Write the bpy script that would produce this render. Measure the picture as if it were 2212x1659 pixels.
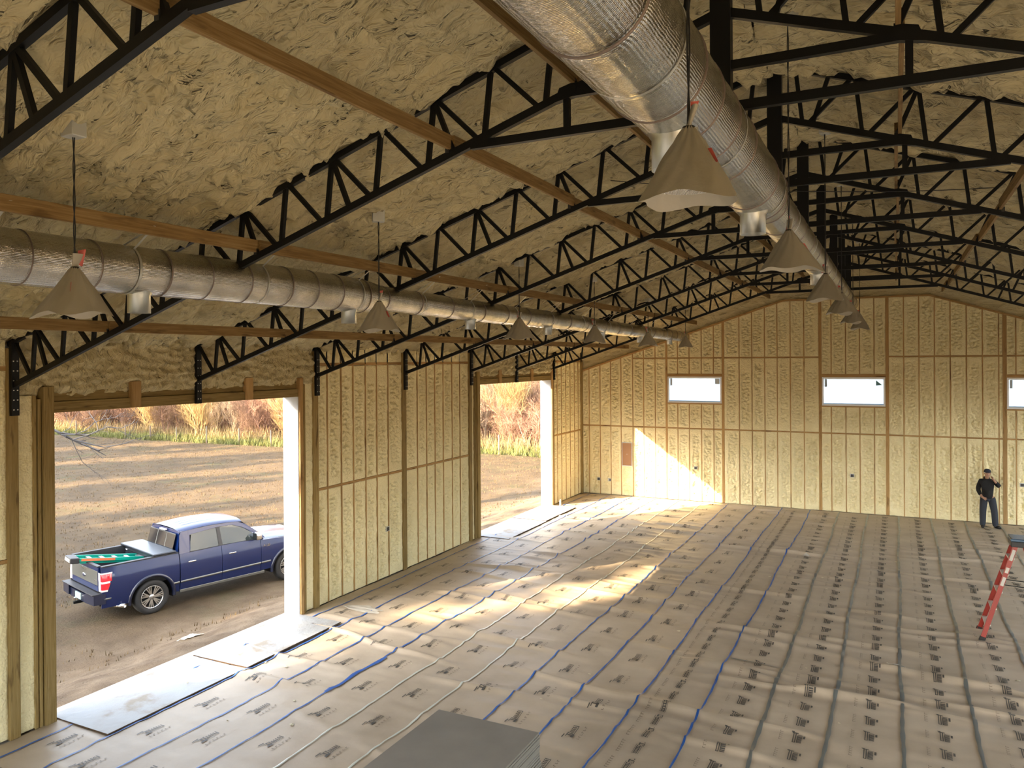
import bpy, bmesh, math, random
import numpy as np
from mathutils import Vector, Matrix, Euler

for o in list(bpy.data.objects):
    bpy.data.objects.remove(o, do_unlink=True)
S = bpy.context.scene
COL = S.collection
R_ = random.Random(7)
PI = math.pi

# ------------------------------------------------------------------ camera
cam_d = bpy.data.cameras.new('camera')
cam = bpy.data.objects.new('camera', cam_d)
COL.objects.link(cam)
CP = Vector((10.62344, -6.22245, 5.05))
YAW, PIT, ROL, FPX = 0.4607296, 0.0028137, -0.0067881, 1657.5625
fw = Vector((-math.sin(YAW) * math.cos(PIT), math.cos(YAW) * math.cos(PIT), -math.sin(PIT)))
rt = Vector((math.cos(YAW), math.sin(YAW), 0))
up = rt.cross(fw)
r2 = rt * math.cos(ROL) + up * math.sin(ROL)
u2 = -rt * math.sin(ROL) + up * math.cos(ROL)
cam.matrix_world = Matrix(((r2.x, u2.x, -fw.x, CP.x), (r2.y, u2.y, -fw.y, CP.y), (r2.z, u2.z, -fw.z, CP.z), (0, 0, 0, 1)))
cam_d.sensor_fit = 'HORIZONTAL'
cam_d.sensor_width = 36.0
cam_d.lens = 36.0 * FPX / 2212.0
cam_d.shift_x = -6.376 / 2212.0
cam_d.shift_y = -47.783 / 2212.0
cam_d.clip_start = 0.05
cam_d.clip_end = 1500
S.camera = cam

# ------------------------------------------------------------------ light
SUN = Vector((0.689, 1.0, -0.51)).normalized()          # direction the sunlight travels
sun_d = bpy.data.lights.new('sun', 'SUN')
sun_d.energy = 9.5
sun_d.color = (1.0, 0.74, 0.45)
sun_d.angle = math.radians(0.55)
sun = bpy.data.objects.new('sun', sun_d)
sun.rotation_euler = SUN.to_track_quat('-Z', 'Y').to_euler()
sun.location = (-40, -60, 40)
COL.objects.link(sun)

world = bpy.data.worlds.new('world')
S.world = world
world.use_nodes = True
wn = world.node_tree
wn.nodes.clear()
w_out = wn.nodes.new('ShaderNodeOutputWorld')
w_bg = wn.nodes.new('ShaderNodeBackground')
w_sky = wn.nodes.new('ShaderNodeTexSky')
w_sky.sky_type = 'NISHITA'
w_sky.sun_disc = False
w_sky.sun_elevation = math.radians(22.8)
w_sky.sun_rotation = math.atan2(-SUN.x, -SUN.y)
w_sky.altitude = 100
w_sky.air_density = 1.0
w_sky.dust_density = 2.5
w_sky.ozone_density = 1.0
w_bg.inputs['Strength'].default_value = 0.42
w_hs = wn.nodes.new('ShaderNodeHueSaturation')
w_hs.inputs['Saturation'].default_value = 0.45
wn.links.new(w_sky.outputs[0], w_hs.inputs['Color'])
wn.links.new(w_hs.outputs[0], w_bg.inputs[0])
wn.links.new(w_bg.outputs[0], w_out.inputs[0])

S.view_settings.view_transform = 'Standard'
S.view_settings.look = 'None'
S.view_settings.gamma = 1.0
S.view_settings.use_curve_mapping = False
S.cycles.max_bounces = 7
S.cycles.diffuse_bounces = 5
S.cycles.transmission_bounces = 5
S.cycles.transparent_max_bounces = 6
S.cycles.caustics_reflective = False
S.cycles.caustics_refractive = False
S.cycles.adaptive_threshold = 0.05
S.view_settings.exposure = 2.2

# ------------------------------------------------------------------ dimensions (metres; x = 0 is the left wall, y runs to the far wall)
SLOPE = 0.3272
XR = 9.39                       # ridge
XW = 18.78                      # right wall
YF = 20.912                     # far wall
YB = -9.6                       # near wall, behind the camera
TRUSS_Y = [-3.166, 0.0, 3.023, 6.004, 9.161, 12.367, 15.216, 18.125]
def roofz(x, base): return base + SLOPE * (x if x <= XR else XW - x)

# ------------------------------------------------------------------ helpers: noise
def _hash(ix, iy, s):
    h = (ix.astype(np.int64) * 374761393 + iy.astype(np.int64) * 668265263 + s * 982451653) & 0xffffffff
    h = ((h ^ (h >> 13)) * 1274126177) & 0xffffffff
    return ((h ^ (h >> 16)) & 0xffff) / 65535.0
def vnoise(x, y, s=0):
    x = np.asarray(x, float); y = np.asarray(y, float)
    ix = np.floor(x); iy = np.floor(y)
    fx = x - ix; fy = y - iy
    fx = fx * fx * fx * (fx * (fx * 6 - 15) + 10); fy = fy * fy * fy * (fy * (fy * 6 - 15) + 10)
    a = _hash(ix, iy, s); b = _hash(ix + 1, iy, s); c = _hash(ix, iy + 1, s); d = _hash(ix + 1, iy + 1, s)
    return (a + (b - a) * fx) * (1 - fy) + (c + (d - c) * fx) * fy
def fbm(x, y, s=0, o=3):
    r = 0; a = .5; t = 0
    for k in range(o):
        r = r + a * vnoise(x * 2 ** k, y * 2 ** k, s + k * 17); t += a; a *= .5
    return r / t
def worley(x, y, s=0):
    """distance to the nearest jittered cell point"""
    x = np.asarray(x, float); y = np.asarray(y, float); ix = np.floor(x); iy = np.floor(y); best = np.full(x.shape, 9.0)
    for a in (-1, 0, 1):
        for b in (-1, 0, 1):
            cx = ix + a; cy = iy + b
            d = (cx + .1 + .8 * _hash(cx, cy, s) - x) ** 2 + (cy + .1 + .8 * _hash(cx, cy, s + 991) - y) ** 2
            best = np.minimum(best, d)
    return np.sqrt(best)
def ridge(x, y, s=0): return 1 - np.abs(2 * vnoise(x, y, s) - 1)
def sstep(a, b, x):
    t = np.clip((np.asarray(x, float) - a) / (b - a), 0, 1)
    return t * t * (3 - 2 * t)

# ------------------------------------------------------------------ helpers: meshes
class MB:
    """collects simple shapes, then links them as ONE mesh object"""
    def __init__(s): s.v = []; s.f = []; s.mi = []; s.cur = 0
    def add(s, vs, fs):
        n = len(s.v); s.v += [tuple(p) for p in vs]
        for f in fs: s.f.append(tuple(i + n for i in f)); s.mi.append(s.cur)
        return s
    def box(s, x0, x1, y0, y1, z0, z1, b=0.0):
        if b <= 0:
            return s.add([(x0, y0, z0), (x1, y0, z0), (x1, y1, z0), (x0, y1, z0), (x0, y0, z1), (x1, y0, z1), (x1, y1, z1), (x0, y1, z1)],
                  [(0, 3, 2, 1), (4, 5, 6, 7), (0, 1, 5, 4), (1, 2, 6, 5), (2, 3, 7, 6), (3, 0, 4, 7)])
        bm = bmesh.new(); bmesh.ops.create_cube(bm, size=1.0)
        for v in bm.verts: v.co = Vector((x0 + (v.co.x + .5) * (x1 - x0), y0 + (v.co.y + .5) * (y1 - y0), z0 + (v.co.z + .5) * (z1 - z0)))
        bmesh.ops.bevel(bm, geom=list(bm.edges), offset=b, segments=2, affect='EDGES', profile=.5)
        return s.bm(bm)
    def bm(s, bm, M=None):
        bm.verts.ensure_lookup_table()
        s.add([(M @ v.co if M else v.co) for v in bm.verts], [[v.index for v in f.verts] for f in bm.faces]); bm.free(); return s
    def obox(s, M, sx, sy, sz):
        c = [M @ Vector((a * sx / 2, b * sy / 2, d * sz / 2)) for d in (-1, 1) for a, b in ((-1, -1), (1, -1), (1, 1), (-1, 1))]
        return s.add(c, [(0, 3, 2, 1), (4, 5, 6, 7), (0, 1, 5, 4), (1, 2, 6, 5), (2, 3, 7, 6), (3, 0, 4, 7)])
    def bar(s, p, q, w, h, upv=(0, 0, 1)):
        """rectangular bar from p to q, h along upv, w across"""
        p = Vector(p); q = Vector(q); d = q - p; L = d.length; d = d / L
        u = Vector(upv); a = d.cross(u)
        if a.length < 1e-5: a = d.cross(Vector((0, 1, 0)))
        a.normalize(); u = a.cross(d).normalized()
        M = Matrix(((a.x, d.x, u.x, 0), (a.y, d.y, u.y, 0), (a.z, d.z, u.z, 0), (0, 0, 0, 1)))
        M.translation = (p + q) / 2
        return s.obox(M, w, L, h)
    def tube(s, pts, rad, n=8, cap=True):
        pts = [Vector(p) for p in pts]; N = len(pts)
        if not hasattr(rad, '__len__'): rad = [rad] * N
        vs = []; fs = []; prev = None
        for i, p in enumerate(pts):
            d = (pts[min(i + 1, N - 1)] - pts[max(i - 1, 0)]).normalized()
            if prev is None:
                a = d.orthogonal().normalized()
            else:
                a = prev - d * prev.dot(d)
                a = a.normalized() if a.length > 1e-6 else d.orthogonal().normalized()
            prev = a; b = d.cross(a)
            for k in range(n):
                t = 2 * PI * k / n; vs.append(p + (a * math.cos(t) + b * math.sin(t)) * rad[i])
        for i in range(N - 1):
            for k in range(n):
                k2 = (k + 1) % n; fs.append((i * n + k, i * n + k2, (i + 1) * n + k2, (i + 1) * n + k))
        if cap: fs.append(tuple(range(n - 1, -1, -1))); fs.append(tuple(range((N - 1) * n, N * n)))
        return s.add(vs, fs)
    def lathe(s, prof, n=20, M=None, cap=False):
        """prof: list of (radius, z), spun about local z"""
        vs = []; fs = []
        for r, z in prof:
            for k in range(n):
                t = 2 * PI * k / n; p = Vector((r * math.cos(t), r * math.sin(t), z)); vs.append(M @ p if M else p)
        for i in range(len(prof) - 1):
            for k in range(n):
                k2 = (k + 1) % n; fs.append((i * n + k, i * n + k2, (i + 1) * n + k2, (i + 1) * n + k))
        if cap: fs.append(tuple(range(n - 1, -1, -1))); fs.append(tuple(range((len(prof) - 1) * n, len(prof) * n)))
        return s.add(vs, fs)
    def prism(s, poly, axis, a, b):
        """extrude a 2-D polygon along x, y or z from a to b"""
        def P(u, v, w): return {'x': (w, u, v), 'y': (u, w, v), 'z': (u, v, w)}[axis]
        n = len(poly)
        s.add([P(u, v, a) for u, v in poly] + [P(u, v, b) for u, v in poly],
              [tuple(range(n - 1, -1, -1)), tuple(range(n, 2 * n))] + [(i, (i + 1) % n, n + (i + 1) % n, n + i) for i in range(n)])
        return s
    def grid(s, V):
        """V[i][j] vertices"""
        a = len(V); b = len(V[0])
        return s.add([p for r in V for p in r], [(i * b + j, (i + 1) * b + j, (i + 1) * b + j + 1, i * b + j + 1) for i in range(a - 1) for j in range(b - 1)])
    def build(s, name, m, parent=None, smooth=False, fix=True):
        me = bpy.data.meshes.new(name); me.from_pydata(s.v, [], s.f)
        for mm in (m if isinstance(m, (list, tuple)) else [m]): me.materials.append(mm)
        if any(s.mi): me.polygons.foreach_set('material_index', s.mi)
        if fix and len(s.f) < 4000:
            bm = bmesh.new(); bm.from_mesh(me); bmesh.ops.recalc_face_normals(bm, faces=bm.faces); bm.to_mesh(me); bm.free()
        return link(name, me, parent, smooth)
def link(name, me, parent=None, smooth=False):
    if smooth: me.polygons.foreach_set('use_smooth', [True] * len(me.polygons))
    o = bpy.data.objects.new(name, me); COL.objects.link(o)
    if parent: o.parent = parent
    return o
def np_mesh(name, V, F, m, parent=None, smooth=True):
    V = np.asarray(V, np.float32); F = np.asarray(F, np.int32)
    me = bpy.data.meshes.new(name)
    me.vertices.add(len(V)); me.vertices.foreach_set('co', V.ravel())
    me.loops.add(F.size); me.loops.foreach_set('vertex_index', F.ravel())
    me.polygons.add(len(F)); me.polygons.foreach_set('loop_start', np.arange(0, F.size, F.shape[1], dtype=np.int32))
    me.polygons.foreach_set('loop_total', np.full(len(F), F.shape[1], np.int32))
    me.update(calc_edges=True); me.materials.append(m)
    return link(name, me, parent, smooth)
def gridF(nu, nv, flip=False):
    i, j = np.meshgrid(np.arange(nu - 1), np.arange(nv - 1), indexing='ij')
    a = (i * nv + j).ravel(); b = ((i + 1) * nv + j).ravel(); c = ((i + 1) * nv + j + 1).ravel(); d = (i * nv + j + 1).ravel()
    return np.stack([a, d, c, b] if flip else [a, b, c, d], 1)
def tag(o, label=None, cat=None, group=None, kind=None):
    if label: o['label'] = label
    if cat: o['category'] = cat
    if group: o['group'] = group
    if kind: o['kind'] = kind
    return o
def empty(name, loc=(0, 0, 0), rz=0.0):
    o = bpy.data.objects.new(name, None); o.location = loc; o.rotation_euler = (0, 0, rz); o.empty_display_size = .1
    COL.objects.link(o); return o
def copy_tree(o, parent=None):
    c = o.copy(); COL.objects.link(c); c.parent = parent
    for ch in list(o.children): copy_tree(ch, c)
    return c
ORD = ['first', 'second', 'third', 'fourth', 'fifth', 'sixth', 'seventh', 'eighth', 'ninth', 'tenth', 'eleventh', 'twelfth', 'thirteenth', 'fourteenth', 'fifteenth', 'sixteenth', 'seventeenth']

# ------------------------------------------------------------------ helpers: materials
def nodes(m): return m.node_tree.nodes, m.node_tree.links
def mat(name, col, rough=.6, metal=0.0, spec=.5, **kw):
    m = bpy.data.materials.new(name); m.use_nodes = True
    b = m.node_tree.nodes['Principled BSDF']
    b.inputs['Base Color'].default_value = (*col, 1); b.inputs['Roughness'].default_value = rough
    b.inputs['Metallic'].default_value = metal; b.inputs['Specular IOR Level'].default_value = spec
    for k, v in kw.items(): b.inputs[k.replace('_', ' ')].default_value = v
    return m
def coords(m, scale=(1, 1, 1), kind='Object'):
    n, l = nodes(m); tc = n.new('ShaderNodeTexCoord'); mp = n.new('ShaderNodeMapping'); mp.inputs['Scale'].default_value = scale
    l.new(tc.outputs[kind], mp.inputs[0]); return mp.outputs[0]
def noise_tex(m, vec, scale, detail=4, rough=.55, dist=0.0):
    n, l = nodes(m); t = n.new('ShaderNodeTexNoise'); t.inputs['Scale'].default_value = scale; t.inputs['Detail'].default_value = detail
    t.inputs['Roughness'].default_value = rough; t.inputs['Distortion'].default_value = dist; l.new(vec, t.inputs['Vector']); return t.outputs['Fac']
def ramp(m, fac, stops):
    n, l = nodes(m); r = n.new('ShaderNodeValToRGB'); e = r.color_ramp.elements
    while len(e) < len(stops): e.new(.5)
    for i, (p, c) in enumerate(stops): e[i].position = p; e[i].color = (*c, 1)
    l.new(fac, r.inputs[0]); return r.outputs[0]
def base(m, sock): m.node_tree.links.new(sock, m.node_tree.nodes['Principled BSDF'].inputs['Base Color'])
def bump(m, fac, strength=.4, dist=.02):
    n, l = nodes(m); b = n.new('ShaderNodeBump'); b.inputs['Strength'].default_value = strength; b.inputs['Distance'].default_value = dist
    l.new(fac, b.inputs['Height']); p = n['Principled BSDF'].inputs['Normal']
    if p.links: l.new(p.links[0].from_socket, b.inputs['Normal'])
    l.new(b.outputs[0], p); return b
def mixc(m, fac, a, b, mode='MIX'):
    n, l = nodes(m); x = n.new('ShaderNodeMix'); x.data_type = 'RGBA'; x.blend_type = mode
    for sock, v in ((x.inputs[0], fac), (x.inputs[6], a), (x.inputs[7], b)):
        if hasattr(v, 'links'): l.new(v, sock)
        elif isinstance(v, (int, float)): sock.default_value = v
        else: sock.default_value = (*v, 1)
    return x.outputs[2]
def objrand(m, lo, hi, sock):
    """per-object brightness variation"""
    n, l = nodes(m); oi = n.new('ShaderNodeObjectInfo'); mr = n.new('ShaderNodeMapRange'); mr.inputs[3].default_value = lo; mr.inputs[4].default_value = hi
    l.new(oi.outputs['Random'], mr.inputs[0]); cc = n.new('ShaderNodeCombineColor')
    for k in range(3): l.new(mr.outputs[0], cc.inputs[k])
    return mixc(m, 1.0, sock, cc.outputs[0], 'MULTIPLY')

def wood(name, axis, dark, mid, light, rough=.7):
    m = mat(name, mid, rough, spec=.25)
    sc = {'x': (1.2, 30, 30), 'y': (30, 1.2, 30), 'z': (30, 30, 1.2)}[axis]
    g = noise_tex(m, coords(m, sc), 1.6, 5, .6, .6)
    c = ramp(m, g, [(.25, dark), (.5, mid), (.75, light)])
    k = noise_tex(m, coords(m, {'x': (.7, 4, 4), 'y': (4, .7, 4), 'z': (4, 4, .7)}[axis]), 2.3, 3)
    kn = ramp(m, k, [(.30, (.35, .30, .26)), (.40, (1, 1, 1))])
    c = mixc(m, .8, c, kn, 'MULTIPLY')
    base(m, objrand(m, .82, 1.12, c)); bump(m, g, .15, .004); return m

M = {}
for ax in 'xyz':
    M['pine_' + ax] = wood('pine_' + ax, ax, (.27, .155, .055), (.39, .24, .095), (.47, .31, .145))
    M['treated_' + ax] = wood('treated_' + ax, ax, (.17, .11, .035), (.27, .19, .07), (.34, .25, .11))
    M['runner_' + ax] = wood('runner_' + ax, ax, (.13, .075, .025), (.215, .132, .048), (.30, .205, .09))
def foam_mat(name, c1, c2, c3, s1=9.0, strength=.55):
    m = mat(name, c2, .75, spec=.25)
    v = coords(m, (.45, 1.5, 1) if 'roof' in name else (1, 1, 1)); a = noise_tex(m, v, 1.1, 4, .6)
    c = ramp(m, a, [(.3, c1), (.5, c2), (.72, c3)])
    base(m, c)
    n, l = nodes(m); vo = n.new('ShaderNodeTexVoronoi'); vo.feature = 'SMOOTH_F1'; vo.inputs['Scale'].default_value = s1; vo.inputs['Smoothness'].default_value = .6
    wv = noise_tex(m, v, s1 * .8, 3, .6, 1.2 if 'roof' in name else .5)
    l.new(v, vo.inputs['Vector'])
    bump(m, wv, strength * (.9 if 'roof' in name else .5), .09 if 'roof' in name else .06); bump(m, vo.outputs[0], strength * .5, .05)
    return m
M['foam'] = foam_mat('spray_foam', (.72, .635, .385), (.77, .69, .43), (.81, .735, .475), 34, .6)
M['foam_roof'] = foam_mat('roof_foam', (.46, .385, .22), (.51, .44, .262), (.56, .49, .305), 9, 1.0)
M['steel'] = mat('black_steel', (.004, .0045, .0045), .5, 0.0, .25)
M['steel_d'] = mat('dull_black_steel', (.018, .018, .018), .6)
M['clip'] = mat('dark_clip', (.02, .02, .02), .5)

def foil(name, colr):
    m = mat(name, colr, .17, 1.0)
    v = coords(m, (1, 1, 1)); n, l = nodes(m)
    g = noise_tex(m, v, 3.5, 5, .65, .4); c = ramp(m, g, [(.3, tuple(x * .72 for x in colr)), (.6, colr)]); base(m, c)
    w1 = n.new('ShaderNodeTexWave'); w1.bands_direction = 'Y'; w1.inputs['Scale'].default_value = 26; w1.inputs['Distortion'].default_value = .6; l.new(v, w1.inputs['Vector'])
    w2 = n.new('ShaderNodeTexWave'); w2.bands_direction = 'Z'; w2.inputs['Scale'].default_value = 24; w2.inputs['Distortion'].default_value = .8; l.new(v, w2.inputs['Vector'])
    bump(m, w1.outputs['Fac'], .22, .010); bump(m, w2.outputs['Fac'], .22, .010); bump(m, noise_tex(m, v, 12, 5, .7), .35, .025); return m
M['foil'] = foil('foil_wrap', (.62, .60, .55))
M['foil_seam'] = mat('foil_seam_tape', (.20, .155, .13), .5, .5)
M['galv'] = mat('galvanised_metal', (.52, .52, .47), .38, 1.0); bump(M['galv'], noise_tex(M['galv'], coords(M['galv']), 60, 3), .2, .004)
M['strap'] = mat('strap_metal', (.55, .55, .50), .45, .8)
M['cord'] = mat('black_cord', (.012, .012, .012), .5)
bagm = mat('plastic_bag', (.36, .335, .275), .45, 0, .4, Transmission_Weight=.0, Alpha=1.0)
bump(bagm, noise_tex(bagm, coords(bagm), 18, 4), .3, .01); M['bag'] = bagm
M['bag_red'] = mat('bag_red_print', (.55, .12, .10), .5)
lens = mat('ribbed_lens', (.72, .72, .72), .25, .2, .6); n_, l_ = nodes(lens); wv_ = n_.new('ShaderNodeTexWave'); wv_.inputs['Scale'].default_value = 40
l_.new(coords(lens), wv_.inputs['Vector']); bump(lens, wv_.outputs['Fac'], .7, .01); M['lens'] = lens
M['box_grey'] = mat('junction_box', (.52, .52, .47), .5, .3)
M['white_metal'] = mat('white_trim_metal', (.62, .64, .66), .35, 0, .5)
# ================================================================== THE SETTING
conc = mat('concrete', (.42, .40, .36), .8); base(conc, ramp(conc, noise_tex(conc, coords(conc), 2.2, 6), [(.3, (.33, .30, .26)), (.7, (.50, .48, .44))]))
M['concrete'] = conc
fl = MB().box(-.42, XW + .42, YB - .3, YF + .35, -.30, -.012).build('floor', conc); tag(fl, 'concrete slab floor under the brown paper', kind='structure')

# ---- wrinkle field of the paper floor
RID = []
rr = random.Random(21)
for k in range(170):
    RID.append((rr.uniform(.4, 14.5), rr.uniform(-1.5, 20.6), rr.uniform(.5, 1.9), rr.uniform(.045, .10), rr.choice([.012, .018, .024, .03, .04]), rr.uniform(-.22, .10), rr.uniform(-.06, .06)))
for (x, y, l, w, a, t) in [(6.9, 4.75, 2.0, .085, .045, -.10), (4.4, 6.0, 1.6, .10, .035, -.12), (3.6, 7.9, 1.9, .09, .035, -.05), (2.2, 10.3, 1.3, .10, .045, .1), (5.8, 9.4, 1.7, .08, .032, -.04),
                           (8.4, 8.4, 1.6, .09, .028, -.1), (10.0, 6.6, 1.7, .09, .03, -.1), (12.0, 6.9, 1.5, .1, .03, .05), (11.6, 9.4, 1.4, .08, .026, .06), (7.6, 10.9, 1.6, .07, .028, -.06)]:
    RID.append((x, y, l, w, a, t, .03))
def HF(x, y):
    x = np.asarray(x, float); y = np.asarray(y, float)
    h = .020 * (fbm(x * 2.2, y * 2.8, 3, 3) - .3) + .016 * (fbm(x * .6, y * .9, 5, 2) - .3) + .012 * (vnoise(x * 2.2, y * 7.0, 12) - .3)
    for (cx, cy, l, w, a, t, q) in RID:
        dx = (x - cx) / l
        sel = np.abs(dx) < 1.6
        if not np.any(sel): continue
        dy = (y - cy - t * (x - cx) - q * np.sin((x - cx) * 3.1)) / w
        h = h + 1.25 * a * np.exp(-dy * dy) * np.exp(-dx ** 4)
    return np.maximum(h, -.004)
def hf(x, y): return float(HF(np.array([x]), np.array([y]))[0])

pap = mat('brown_floor_paper', (.54, .43, .315), .5, 0, .4)
v_ = coords(pap); c_ = ramp(pap, noise_tex(pap, v_, 1.3, 5), [(.3, (.42, .345, .255)), (.55, (.49, .41, .31)), (.75, (.55, .465, .355))])
base(pap, objrand(pap, .94, 1.05, c_)); bump(pap, noise_tex(pap, v_, 9, 5, .6), .25, .012); M['paper'] = pap
M['ink'] = mat('black_print', (.075, .07, .062), .6)
M['ink_faint'] = mat('faint_print', (.26, .21, .155), .6)
M['tape_blue'] = mat('blue_tape', (.02, .11, .42), .4); M['tape_white'] = mat('white_tape', (.62, .66, .60), .3, 0, .6)
M['tape_grey'] = mat('grey_tape', (.17, .19, .19), .28, .15, .7)

SEAMS = [.0, .32, 1.12, 1.97, 2.84, 3.70, 4.565, 5.43, 6.32, 7.18, 8.09, 8.96, 9.79, 10.67, 11.58, 12.48, 13.38, 14.28, 15.2]
def tape_kind(i):
    x = SEAMS[i]
    if 3.5 < x < 4.8: return 'white'
    return 'blue' if x < 8.5 else 'grey'
def wob(i, y): return .018 * math.sin(y * .9 + i * 1.7) + .008 * math.sin(y * 3.1 + i)
def y_start(x): return -3.6 + max(0, x - 1.0) * .40

def logo_quads(kind):
    """flat print outlines in strip-local (across, along) metres"""
    q = []; f = []
    def r(a0, a1, l0, l1, faint=False): (f if faint else q).append((a0, a1, l0, l1))
    if kind == 'A':                          # word with a big initial, underline and dark flourish, then wide-spaced small letters
        r(-.105, -.088, -.17, -.07); r(-.07, -.058, -.12, .0); r(-.058, .02, -.075, -.055); r(.0, .038, -.12, -.03)
        for k in range(5): r(-.055, -.045, -.03 + k * .038, -.004 + k * .038); r(-.055, .0, -.03 + k * .038, -.018 + k * .038); r(-.03, -.02, -.03 + k * .038, -.004 + k * .038); r(-.01, .0, -.03 + k * .038, -.002 + k * .038)
        r(.018, .026, -.03, .17); r(-.06, .026, .165, .178)
        for k in range(6): r(.10, .135, -.14 + k * .062, -.125 + k * .062, True); r(.10 if k % 2 else .125, .11 if k % 2 else .135, -.14 + k * .062, -.105 + k * .062, True)
    elif kind == 'B':                        # narrow word between two rules with a leaf-shaped sign
        r(-.045, -.04, -.15, .10); r(.035, .04, -.15, .10); r(-.03, -.018, -.14, .07); r(.012, .022, -.14, .07)
        for k in range(6): r(-.018, .014, -.13 + k * .034, -.116 + k * .034)
        r(-.02, .0, .08, .15); r(.0, .05, .12, .135); r(.05, .06, .06, .13); r(.04, .055, .15, .175)
        for k in range(6): r(-.25, -.205, -.16 + k * .055, -.146 + k * .055, True); r(-.25, -.24, -.16 + k * .055, -.12 + k * .055, True)
    else:                                    # block with a pointed flag: tall initial, ruled panel and small tag
        r(-.062, -.05, -.13, .10); r(-.034, -.022, -.13, .10); r(-.062, -.022, -.135, -.12); r(-.075, .0, .10, .118); r(-.085, -.05, .118, .135)
        for k in range(7): r(-.01, .052, -.13 + k * .028, -.112 + k * .028)
        r(-.01, -.002, -.13, .06); r(-.008, .055, .07, .082); r(.066, .09, .0, .075)
        for k in range(5): r(-.23, -.19, -.12 + k * .05, -.108 + k * .05, True); r(-.23, -.222, -.12 + k * .05, -.085 + k * .05, True)
    return q, f
def print_mesh(quads, pts, x0, x1, ymin, name, m, parent):
    V = []; F = []
    for (cx, cy) in pts:
        for (a0, a1, l0, l1) in quads:
            if cx + a0 < x0 + .02 or cx + a1 > x1 - .02: continue
            n = len(V)
            nl = max(1, int((l1 - l0) / .05))
            for k in range(nl + 1):
                yy = cy + l0 + (l1 - l0) * k / nl
                V.append((cx + a0, yy)); V.append((cx + a1, yy))
            for k in range(nl): F.append((n + 2 * k, n + 2 * k + 1, n + 2 * k + 3, n + 2 * k + 2))
    if not V: return
    V = np.array(V); z = HF(V[:, 0], V[:, 1]) + .0085
    np_mesh(name, np.column_stack([V, z]), np.array(F), m, parent, False)['kind'] = 'stuff'

rp = random.Random(5)
for i in range(len(SEAMS) - 1):
    x0, x1 = SEAMS[i], SEAMS[i + 1]
    y0 = y_start(x1); nx = max(4, int((x1 - x0) / .05)) + 1; ny = int((YF - .05 - y0) / .045) + 1
    xs = np.linspace(0, 1, nx); ys = np.linspace(y0, YF - .05, ny)
    wl = np.array([wob(i, y) for y in ys]); wr = np.array([wob(i + 1, y) for y in ys])
    X = (x0 + wl)[None, :] + xs[:, None] * (x1 - x0 + wr - wl)[None, :]; Y = np.repeat(ys[None, :], nx, 0)
    Z = HF(X, Y)
    o = np_mesh('floor_paper', np.stack([X, Y, Z], -1).reshape(-1, 3), gridF(nx, ny, False), pap)
    if i == 0: lab = 'narrow strip of brown floor paper against the left wall'
    else: lab = '%s full-width strip of brown printed floor paper from the left wall' % ORD[i - 1]
    tag(o, lab, 'floor paper', 'strips of brown floor paper')
    xc = (x0 + x1) / 2
    kind = 'A' if x1 < 7.3 else ('B' if x1 < 8.2 else 'C')
    if x1 - x0 > .6:
        pts = []; st = {'A': .962, 'B': .435, 'C': .50}[kind]
        y = y0 + rp.uniform(.3, .3 + st)
        while y < YF - .4: pts.append((xc + (-.05 if kind == 'A' else -.02 if kind == 'B' else .06), y + rp.uniform(-.01, .01))); y += st
        q, f = logo_quads(kind)
        print_mesh(q, pts, x0, x1, y0, 'printed_logo', M['ink'], o); print_mesh(f, pts, x0, x1, y0, 'printed_lettering', M['ink_faint'], o)

def tape(name, m, path, width, label, cat='tape', group=None, z=.011):
    """a tape strip following the paper"""
    P = np.array(path); V = []
    for k in range(len(P)):
        d = P[min(k + 1, len(P) - 1)] - P[max(k - 1, 0)]; d = d / np.linalg.norm(d); nrm = np.array([d[1], -d[0]])
        w = width * (1 + .18 * math.sin(k * 1.3) + .12 * math.sin(k * .37))
        V.append(P[k] - nrm * w / 2); V.append(P[k]); V.append(P[k] + nrm * w / 2)
    V = np.array(V); zz = HF(V[:, 0], V[:, 1]) + z
    zz[1::3] += .004
    F = []
    for k in range(len(P) - 1):
        for a in (0, 1): F.append((3 * k + a, 3 * k + a + 1, 3 * k + a + 4, 3 * k + a + 3))
    return tag(np_mesh(name, np.column_stack([V, zz]), np.array(F), m), label, cat, group)
for i in range(1, len(SEAMS) - 1):
    k = tape_kind(i); y0 = y_start(SEAMS[i])
    ys = np.arange(y0, YF - .08, .09)
    nm = {'blue': 'blue_tape_strip', 'white': 'white_tape_strip', 'grey': 'grey_tape_strip'}[k]
    if k == 'white':
        for s, w in ((-1, 'left'), (1, 'right')): pass
    lab = '%s tape along the %s seam of the floor paper from the left wall' % (k, ORD[i - 1])
    tape(nm, M['tape_' + k], [(SEAMS[i] + wob(i, y), y) for y in ys], {'blue': .030, 'white': .030, 'grey': .050}[k], lab, 'tape', 'tape strips on paper seams')
tape('grey_tape_strip', M['tape_grey'], [(8.12 + t * .86, 6.9 - .12 * t) for t in np.linspace(0, 1, 9)], .045, 'short grey tape strip across one brown paper strip', 'tape')
tape('blue_tape_patch', M['tape_blue'], [(2.84 + .02 * math.sin(t * 9), 2.9 + t * 1.55) for t in np.linspace(0, 1, 14)], .06, 'wide bright blue tape piece lying over the fourth seam', 'tape', z=.016)

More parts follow.
